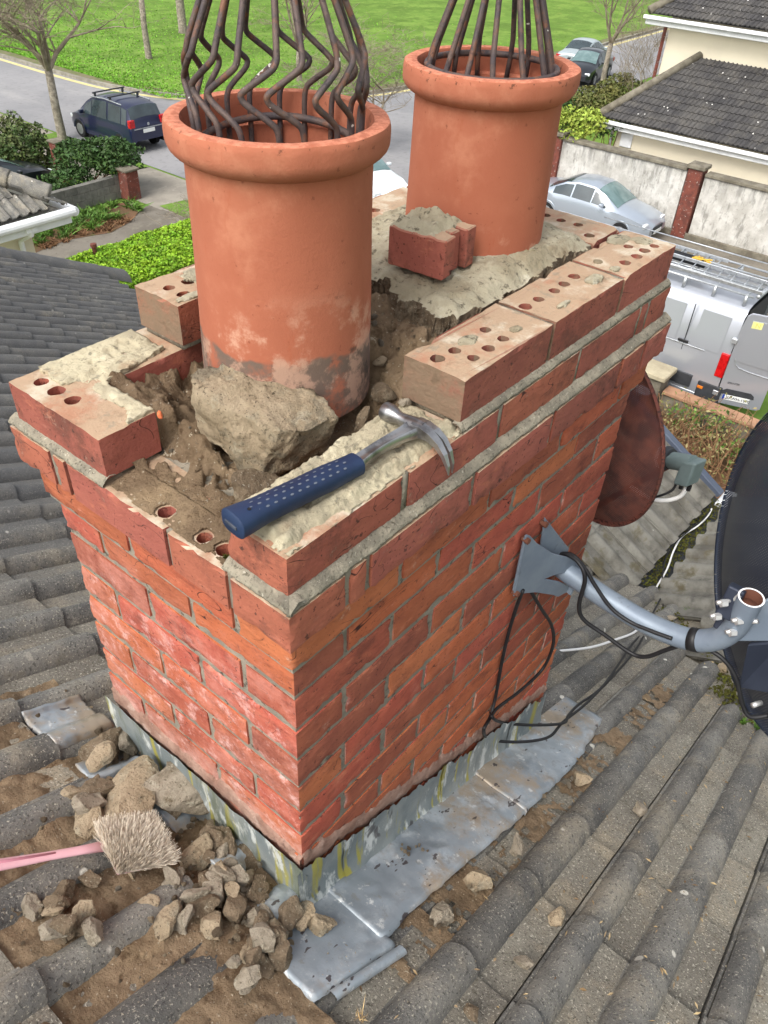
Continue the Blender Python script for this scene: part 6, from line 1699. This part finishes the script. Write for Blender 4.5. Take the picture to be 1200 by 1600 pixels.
# silver saloon, nose towards -y
ST_sal = [(-2.1,.34,.74,.80,.56,.42),(-2.05,.26,.80,.88,.74,.60),(-1.7,.22,.86,.95,.80,.66),(-1.35,.20,.87,1.00,.81,.64),(-.80,.20,.87,1.28,.82,.58),(-.35,.20,.86,1.35,.82,.57),(.15,.20,.85,1.33,.82,.56),(.50,.20,.84,1.20,.82,.58),(1.0,.20,.82,.93,.81,.66),(1.5,.22,.76,.84,.80,.62),(1.9,.25,.66,.70,.72,.50),(2.1,.32,.52,.56,.56,.36)]
def saloon(name, label, loc, rz, pm, rc=None):
    t = vehicle(name, label, 'car', loc, rz, ST_sal, pm, [(3.4,4.6,2.1,2.85),(4.7,6.0,2.1,2.9),(6.1,7.4,2.12,2.8)], (6.35,8.0,3.05), (3.0,4.3,3.05), [(-1.25,.82),(1.28,.82)], .30,
        [('tail_lamp',(-2.08,.48,.66),(-1.9,.78,.82),m_lamp,.02),('headlight',(1.80,.44,.54),(2.0,.70,.66),m_lampc,.03),('grille',(2.03,-.32,.36),(2.125,.32,.54),m_dark,.02),('number_plate',(2.12,-.24,.34),(2.14,.24,.44),m_plate,.003)])
    for y in (-.88,.88):
        q = MB(); q.box((.52,y-.08,.90),(.64,y+.08,1.0)); o = q.build('door_mirror', pm, None, bevel=.03, seg=2); o.parent = t
    return t
saloon('saloon_car', 'silver saloon car parked beside the stained boundary wall', (23.55,10.3,GZ), -pi/2, m_psil)
saloon('saloon_car', 'white car showing its bonnet and windscreen between the two chimney pots', (20.4,17.4,GZ), -pi/2-.25, m_pwht)
saloon('saloon_car', 'far silver grey car with a red rear lamp beside the rim of the far pot', (44.6,22.2,GZ), .1, m_pgry)
saloon('saloon_car', 'far black car half hidden by the bare tree near the road bend', (42.0,20.6,GZ), pi+.2, m_pblk)
saloon('saloon_car', 'dark car bonnet just visible above the left neighbour roof edge', (11.5,24.6,GZ), .15, m_pblk)

# van
def van():
    x0, x1, y0, y1 = 15.2, 17.15, 3.05, 8.9; zb, zt = GZ+.42, -5.62
    t = thing('delivery_van', 'silver panel van with its rear doors open and ladders on the roof rack', 'van', (x0,y0,GZ))
    H = zt-zb; P = []; b = MB()
    prof = [(0,0),(-.02,.35),(.0,.9),(.03,1.2),(.14,1.88),(.24,2.02),(.40,2.07),(.975,2.09)]
    k = H/2.09
    def sec(y, inset=0, top=1.):
        rw = [(x0+dx+inset, y, zb+dz*k*top) for dx, dz in prof]
        rw += [(x1-dx-inset, y, z) for (dx, _), (_, _, z) in zip(prof[::-1][1:], rw[::-1][1:])]
        return rw
    for y, ins, tp in [(y0,0,1),(y0+.05,0,1),(y0+3.9,0,1),(y0+4.5,.02,.98),(y0+5.1,.06,.78),(y0+5.4,.08,.52),(y0+5.85,.16,.40)]: P.append(sec(y, ins, tp))
    b.grid(P); b.add(P[-1], [tuple(range(len(P[-1])))]); b.build('body', m_pvan, t, auto=40)
    # black panel across the rear opening, painting the shade of the load space
    b = MB(); b.box((x0+.35,y0-.004,zb+.10),(x1-.35,y0+.05,zt-.12)); b.build('load_space_shade', m_black, t)
    # lower trim and sill
    b = MB(); b.box((x0-.045,y0+.55,zb+.08),(x0-.004,y0+5.2,zb+.36)); b.build('side_trim', m_dark, t, bevel=.015)
    b = MB(); b.box((x0-.01,y0+.3,GZ+.22),(x0+.1,y0+5.3,zb+.01)); b.build('sill', m_pvan, t, bevel=.02)
    b = MB(); b.box((x0-.03,y0-.10,GZ+.28),(x1+.03,y0+.42,GZ+.74)); b.build('rear_bumper', m_dark, t, bevel=.04, seg=2)
    # pressed panels (grooves and raised window pressings)
    b = MB()
    b.box((x0-.002,y0+.95,zb+.40),(x0+.001+.03,y0+.962,zb+1.9*k)); b.build('door_seam', m_dark, t)
    def ppan(ya, yb, za, zb_, mt, nm, off=.012):
        q = MB(); P = []
        for i in range(2):
            y = (ya,yb)[i]; rw = []
            for j in range(9):
                z = za+(zb_-za)*j/8; h = (z-zb)/k; 
                dx = np.interp(h, [p[1] for p in prof], [p[0] for p in prof]); rw.append((x0+dx-off, y, z))
            P.append(rw)
        q.grid(P); return q
    for ya, yb in ((y0+.22,y0+.80),(y0+1.15,y0+3.1),(y0+3.3,y0+4.1)):
        ppan(ya, yb, zb+1.02*k, zb+1.80*k, m_pvan, 'side_panel').build('side_panel', m_pvan, t, smooth=True)
    for zz in (.98,):
        q = MB(); q.box((x0-.012,y0+.5,zb+zz*k),(x0+.01,y0+5,zb+zz*k+.022)); q.build('crease_line', m_alu, t, bevel=.004)
    q = MB(); q.box((x0-.035,y0+.86,zb+1.03*k),(x0+.0,y0+1.08,zb+1.09*k)); q.build('door_handle', m_black, t, bevel=.01)
    q = MB(); q.box((x0-.03,y0-.015,zb+.50),(x0+.10,y0+.16,zb+1.02)); q.build('tail_lamp', m_lamp, t, bevel=.02, seg=2)
    q = MB(); q.box((x0-.036,y0+.28,GZ+.56),(x0-.02,y0+.40,GZ+.62)); q.build('side_marker', m_lampo, t, bevel=.004)
    for yy in (y0+1.15,y0+4.75):
        for s_ in (0,1):
            xx = x0+.0 if s_ == 0 else x1-.24
            q = MB(); q.tube([(xx,yy,GZ+.35),(xx+.24,yy,GZ+.35)], .35, 28); w_ = q.build('wheel', m_tyre, t, auto=40)
            q = MB(); q.tube([(xx-.008,yy,GZ+.35),(xx+.02,yy,GZ+.35)], .20, 20); q.build('rim', m_rim, w_, auto=40)
    # open rear door, swung out to the near side
    hx, hy = x0+.02, y0-.03; dx_, dy_ = .30, -.95; dl = hypot(dx_, dy_); dx_, dy_ = dx_/dl, dy_/dl; W_ = .86
    n_ = Vector((-dy_, dx_, 0)) if True else None
    n_ = Vector((dy_, -dx_, 0))
    if n_.x > 0: n_ = -n_
    z0_, z1_ = zb-.02, zt-.05
    def DP(s_, z, off=0): return Vector((hx+dx_*s_*W_, hy+dy_*s_*W_, z0_+(z1_-z0_)*z)) + n_*off
    q = MB(); out = [(0,.0),(.06,-.0),(.94,0),(1,.02),(1,.5),(.99,.8),(.93,.97),(.85,1),(.12,1),(.05,.97),(.0,.8),(0,.3)]
    K = len(out); tilt = lambda z: -.10*max(0,z-.4)
    q.v = [tuple(DP(s_, z, .03+tilt(z)*.0)) for s_, z in out]+[tuple(DP(s_, z, -.03)) for s_, z in out]
    q.f = [tuple(range(K)), tuple(range(K,2*K))[::-1]]+[(i,(i+1)%K,K+(i+1)%K,K+i) for i in range(K)]
    dr = q.build('rear_door', m_pvan, t, bevel=.012, seg=2)
    def dpan(a, nm, mt, off=.036, bev=.01):
        q = MB(); k_ = len(a); q.v = [tuple(DP(s_, z, off)) for s_, z in a]+[tuple(DP(s_, z, .028)) for s_, z in a]
        q.f = [tuple(range(k_)), tuple(range(k_,2*k_))[::-1]]+[(i,(i+1)%k_,k_+(i+1)%k_,k_+i) for i in range(k_)]
        return q.build(nm, mt, dr, bevel=bev)
    dpan([(.10,.50),(.92,.46),(.92,.90),(.86,.94),(.16,.94),(.10,.88)], 'window_pressing', m_pvan, .042)
    q = MB(); q.tube([DP(s_, z, .040) for s_, z in [(.10,.52),(.14,.46),(.24,.425),(.5,.40),(1.,.375)]], .009, 6); q.build('pressed_ridge', m_alu, dr)
    dpan([(.06,.11),(.80,.11),(.78,.145),(.70,.17),(.16,.17),(.08,.145)], 'plate_recess', m_dark, .038, .006)
    pl = dpan([(.12,.05),(.72,.05),(.72,.105),(.12,.105)], 'number_plate', m_plate, .042, .003)
    dpan([(.12,.05),(.165,.05),(.165,.105),(.12,.105)], 'country_band', m_blue, .0445, .001)
    dpan([(.18,.87),(.40,.87),(.40,.94),(.18,.94)], 'yellow_sticker', m_butt, .0465, .001)
    # writing
    ex = Vector((dx_,dy_,0)); ez = Vector((0,0,1)); M_ = Matrix((ex, ez, ex.cross(ez))).transposed()
    flip = ex.cross(ez).dot(n_) < 0
    def text(s_, pos, size, mt, nm):
        cu_ = bpy.data.curves.new(nm, 'FONT'); cu_.body = s_; cu_.size = size; cu_.extrude = .001; cu_.materials.append(mt)
        to = bpy.data.objects.new(nm, cu_); COL.objects.link(to)
        dg = bpy.context.evaluated_depsgraph_get(); me = bpy.data.meshes.new_from_object(to.evaluated_get(dg)); bpy.data.objects.remove(to)
        me.materials.clear(); me.materials.append(mt); ob = bpy.data.objects.new(nm, me); COL.objects.link(ob); ob.parent = dr
        m4 = M_.to_4x4(); m4.translation = pos-Vector(t['_w']); ob.matrix_local = m4; return ob
    text('20-WH-1970', DP(.185,.062,.050), .088, m_black, 'plate_number')
    text('SPRINTER', DP(.12,.235,.040), .055, m_dark, 'door_lettering')
    text('N', DP(.245,.885,.052), .13, mat('sticker_letter', L(214,200,104), rough=.6, bump=0), 'sticker_letter')
    for z in (.10,.70):
        q = MB(); c = DP(0, z, 0); q.box((c.x-.07,c.y-.02,c.z-.05),(c.x+.02,c.y+.09,c.z+.05)); q.build('hinge', m_alu, t, bevel=.008)
    # the other door, folded back on the far side
    q = MB(); q.box((x1-.02,y0-.86,zb),(x1+.05,y0-.02,zt-.05)); q.build('rear_door', m_pvan, t, bevel=.02)
    # roof rack
    rk = MB(); zr = zt+.16
    for xx in (x0+.30, x1-.22): rk.tube([(xx,y0+.02,zr),(xx,y0+4.0,zr)], .022, 8)
    for i in range(7): yy = y0+.15+i*.62; rk.tube([(x0+.30,yy,zr),(x1-.22,yy,zr)], .018, 8); rk.box((x0+.27,yy-.03,zt-.06),(x0+.33,yy+.03,zr)); rk.box((x1-.25,yy-.03,zt-.06),(x1-.19,yy+.03,zr))
    for xx in (x0+.30, x1-.22): rk.tube([(xx,y0+.02,zr+.16),(xx,y0+4.0,zr+.16)], .014, 8)
    for i in range(3): rk.tube([(x0+.75+.28*i,y0+.02,zr+.03),(x0+.75+.28*i,y0+4.,zr+.03)], .02, 6)
    rk.build('roof_rack', m_alu, t, smooth=True)
    q = MB(); q.tube([(x0+.30,y0-.05,zr+.03),(x1-.22,y0-.05,zr+.03)], .04, 12); q.build('rack_roller', m_alu, t, smooth=True)
    def ladder(xa, w_, ya, yb, z, tilt, lb):
        l = thing('ladder', lb, 'ladder', (xa, ya, z))
        ax = Vector((cos(tilt),0,sin(tilt)))
        q = MB()
        for s_ in (0, w_): q.obox(Vector((xa,(ya+yb)/2,z))+ax*s_, ax, (0,1,0), Vector((-ax.z,0,ax.x)), .013, (yb-ya)/2, .036)
        q.build('rails', m_alu, l, bevel=.003)
        n = int((yb-ya)/.27); q = MB()
        for i in range(n): yy = ya+.12+i*.27; q.tube([Vector((xa,yy,z)), Vector((xa,yy,z))+ax*w_], .015, 8)
        q.build('rungs', m_alu, l, smooth=True)
    ladder(x0+.30, .36, y0-.1, y0+4.6, zr+.12, .25, 'nearer aluminium ladder lying along the outer edge of the van roof rack')
    ladder(x0+1.05, .38, y0+1.0, y0+5.0, zr+.10, .0, 'farther aluminium ladder lying in the middle of the van roof rack')
    q = MB(); q.tube([(x0+.80,y0+1.25,zr+.14),(x0+.80,y0+4.6,zr+.14)], .075, 12); q.tube([(x0+.94,y0+1.25,zr+.14),(x0+.94,y0+4.6,zr+.14)], .06, 12)
    tag(q.build('roof_tube', m_black, None, loc=(x0+.8,y0+1.2,zr), smooth=True), 'pair of black tubes strapped between the ladders on the van', 'tube')
    q = MB(); R = random.Random(5)
    for i in range(7): q.tube([(x0+.72+R.random()*.2, y0+1.15+R.random()*.4, zr+.18+R.random()*.05) for _ in range(4)], .016, 6)
    tag(q.build('strap', mat('yellow_strap', L(206,168,70), rough=.8, bump=0), None, loc=(x0+.8,y0+1.3,zr+.2)), 'bunched yellow strap at the end of the black tubes on the van', 'strap')
van()

# ------------------------------------------------------------------ front yard by the van
yw = thing('yard_wall', 'low rendered yard wall with a pinkish coping in front of the open van door', 'wall', (14.8,2,GZ))
b = MB(); b.box((14.62,-4,GZ),(14.86,3.95,GZ+.45)); b.build('wall_body', m_cope, yw)
b = MB(); b.box((14.58,-4,GZ+.453),(14.90,3.93,GZ+.53)); b.build('coping', mat('pink_coping', L(172,132,104), L(150,116,92), s=3, rough=.95, bump=.4, bs=30, bd=.01), yw, bevel=.012)
yp = thing('yard_pier', 'square stone coloured pier with a flat pale cap at the end of the yard wall', 'pier', (14.6,4.2,GZ))
b = MB(); b.box((14.44,3.96,GZ),(14.90,4.40,GZ+.80)); b.build('pier_body', m_cope, yp, bevel=.012)
b = MB(); b.box((14.36,3.88,GZ+.803),(14.98,4.50,GZ+.92)); b.build('cap', mat('pale_stone', L(178,168,142), L(150,140,118), s=3, rough=.95, bump=.5, bs=30, bd=.01), yp, bevel=.02)
bk_ = thing('bucket', 'pale blue plastic bucket beside the square pier', 'bucket', (14.0,4.25,GZ))
b = MB(); b.lathe([(.0,.01),(.13,.01),(.17,.34),(.185,.345),(.185,.36),(.165,.36),(.13,.03),(0,.03)], (14.0,4.15,GZ+.35), 24); b.lathe([(.16,0),(.16,.35)], (14.0,4.15,GZ), 16); b.build('tub', m_bucket, bk_, smooth=True)
b = MB(); b.tube([(14.0,4.15+.18*cos(t),GZ+.70+.05*sin(t)) for t in np.linspace(0,pi,12)], .006, 6); b.build('handle', m_white, bk_)
# brown woody shrub
ws = thing('woody_shrub', 'brown woody shrub with a few green leaves below the yard wall', 'shrub', (13.6,2.3,GZ))
def woody():
    R = random.Random(6); b = MB(); lf = MB()
    for i in range(420):
        s_ = Vector((R.uniform(12.7,14.4), R.uniform(.2,3.9), GZ+.02)); h = R.uniform(.3,.85)*(1.2-.3*abs(s_.y-2.4)/2)
        d = Vector((R.gauss(0,.35), R.gauss(0,.35), 1)); pts = [s_]
        for k in range(4):
            d = (d+Vector((R.gauss(0,.25),R.gauss(0,.25),R.gauss(-.05,.1)))); pts.append(pts[-1]+d.normalized()*h/3.2)
        b.tube(pts, [.012,.010,.008,.006,.003], 4, caps=False)
        for k in range(5):
            q = R.choice(pts[1:])+Vector((R.gauss(0,.05),R.gauss(0,.05),R.gauss(0,.04)))
            if R.random() < .9: leaf(lf, q, R.uniform(.05,.10), R)
    b.build('branches', m_twigb, ws); lf.build('leaves', leafm('dull_leaves', L(110,112,62), L(140,126,90)), ws)
    lg = MB()
    for cx_, cy__ in ((14.1,3.3),(14.2,3.0),(13.7,2.0),(13.2,1.2),(14.4,2.6)):
        for i in range(90): leaf(lg, Vector((cx_+R.gauss(0,.14),cy__+R.gauss(0,.14),GZ+.4+R.gauss(0,.18))), R.uniform(.06,.13), R)
    lg.build('green_leaves', m_weed, ws)
woody()
b = MB(); b.tube([(14.5,4.5,GZ+.9),(14.7,3.9,GZ+1.25)], .02, 6)
for o in list(bpy.data.objects):
    if '_w' in o: del o['_w']
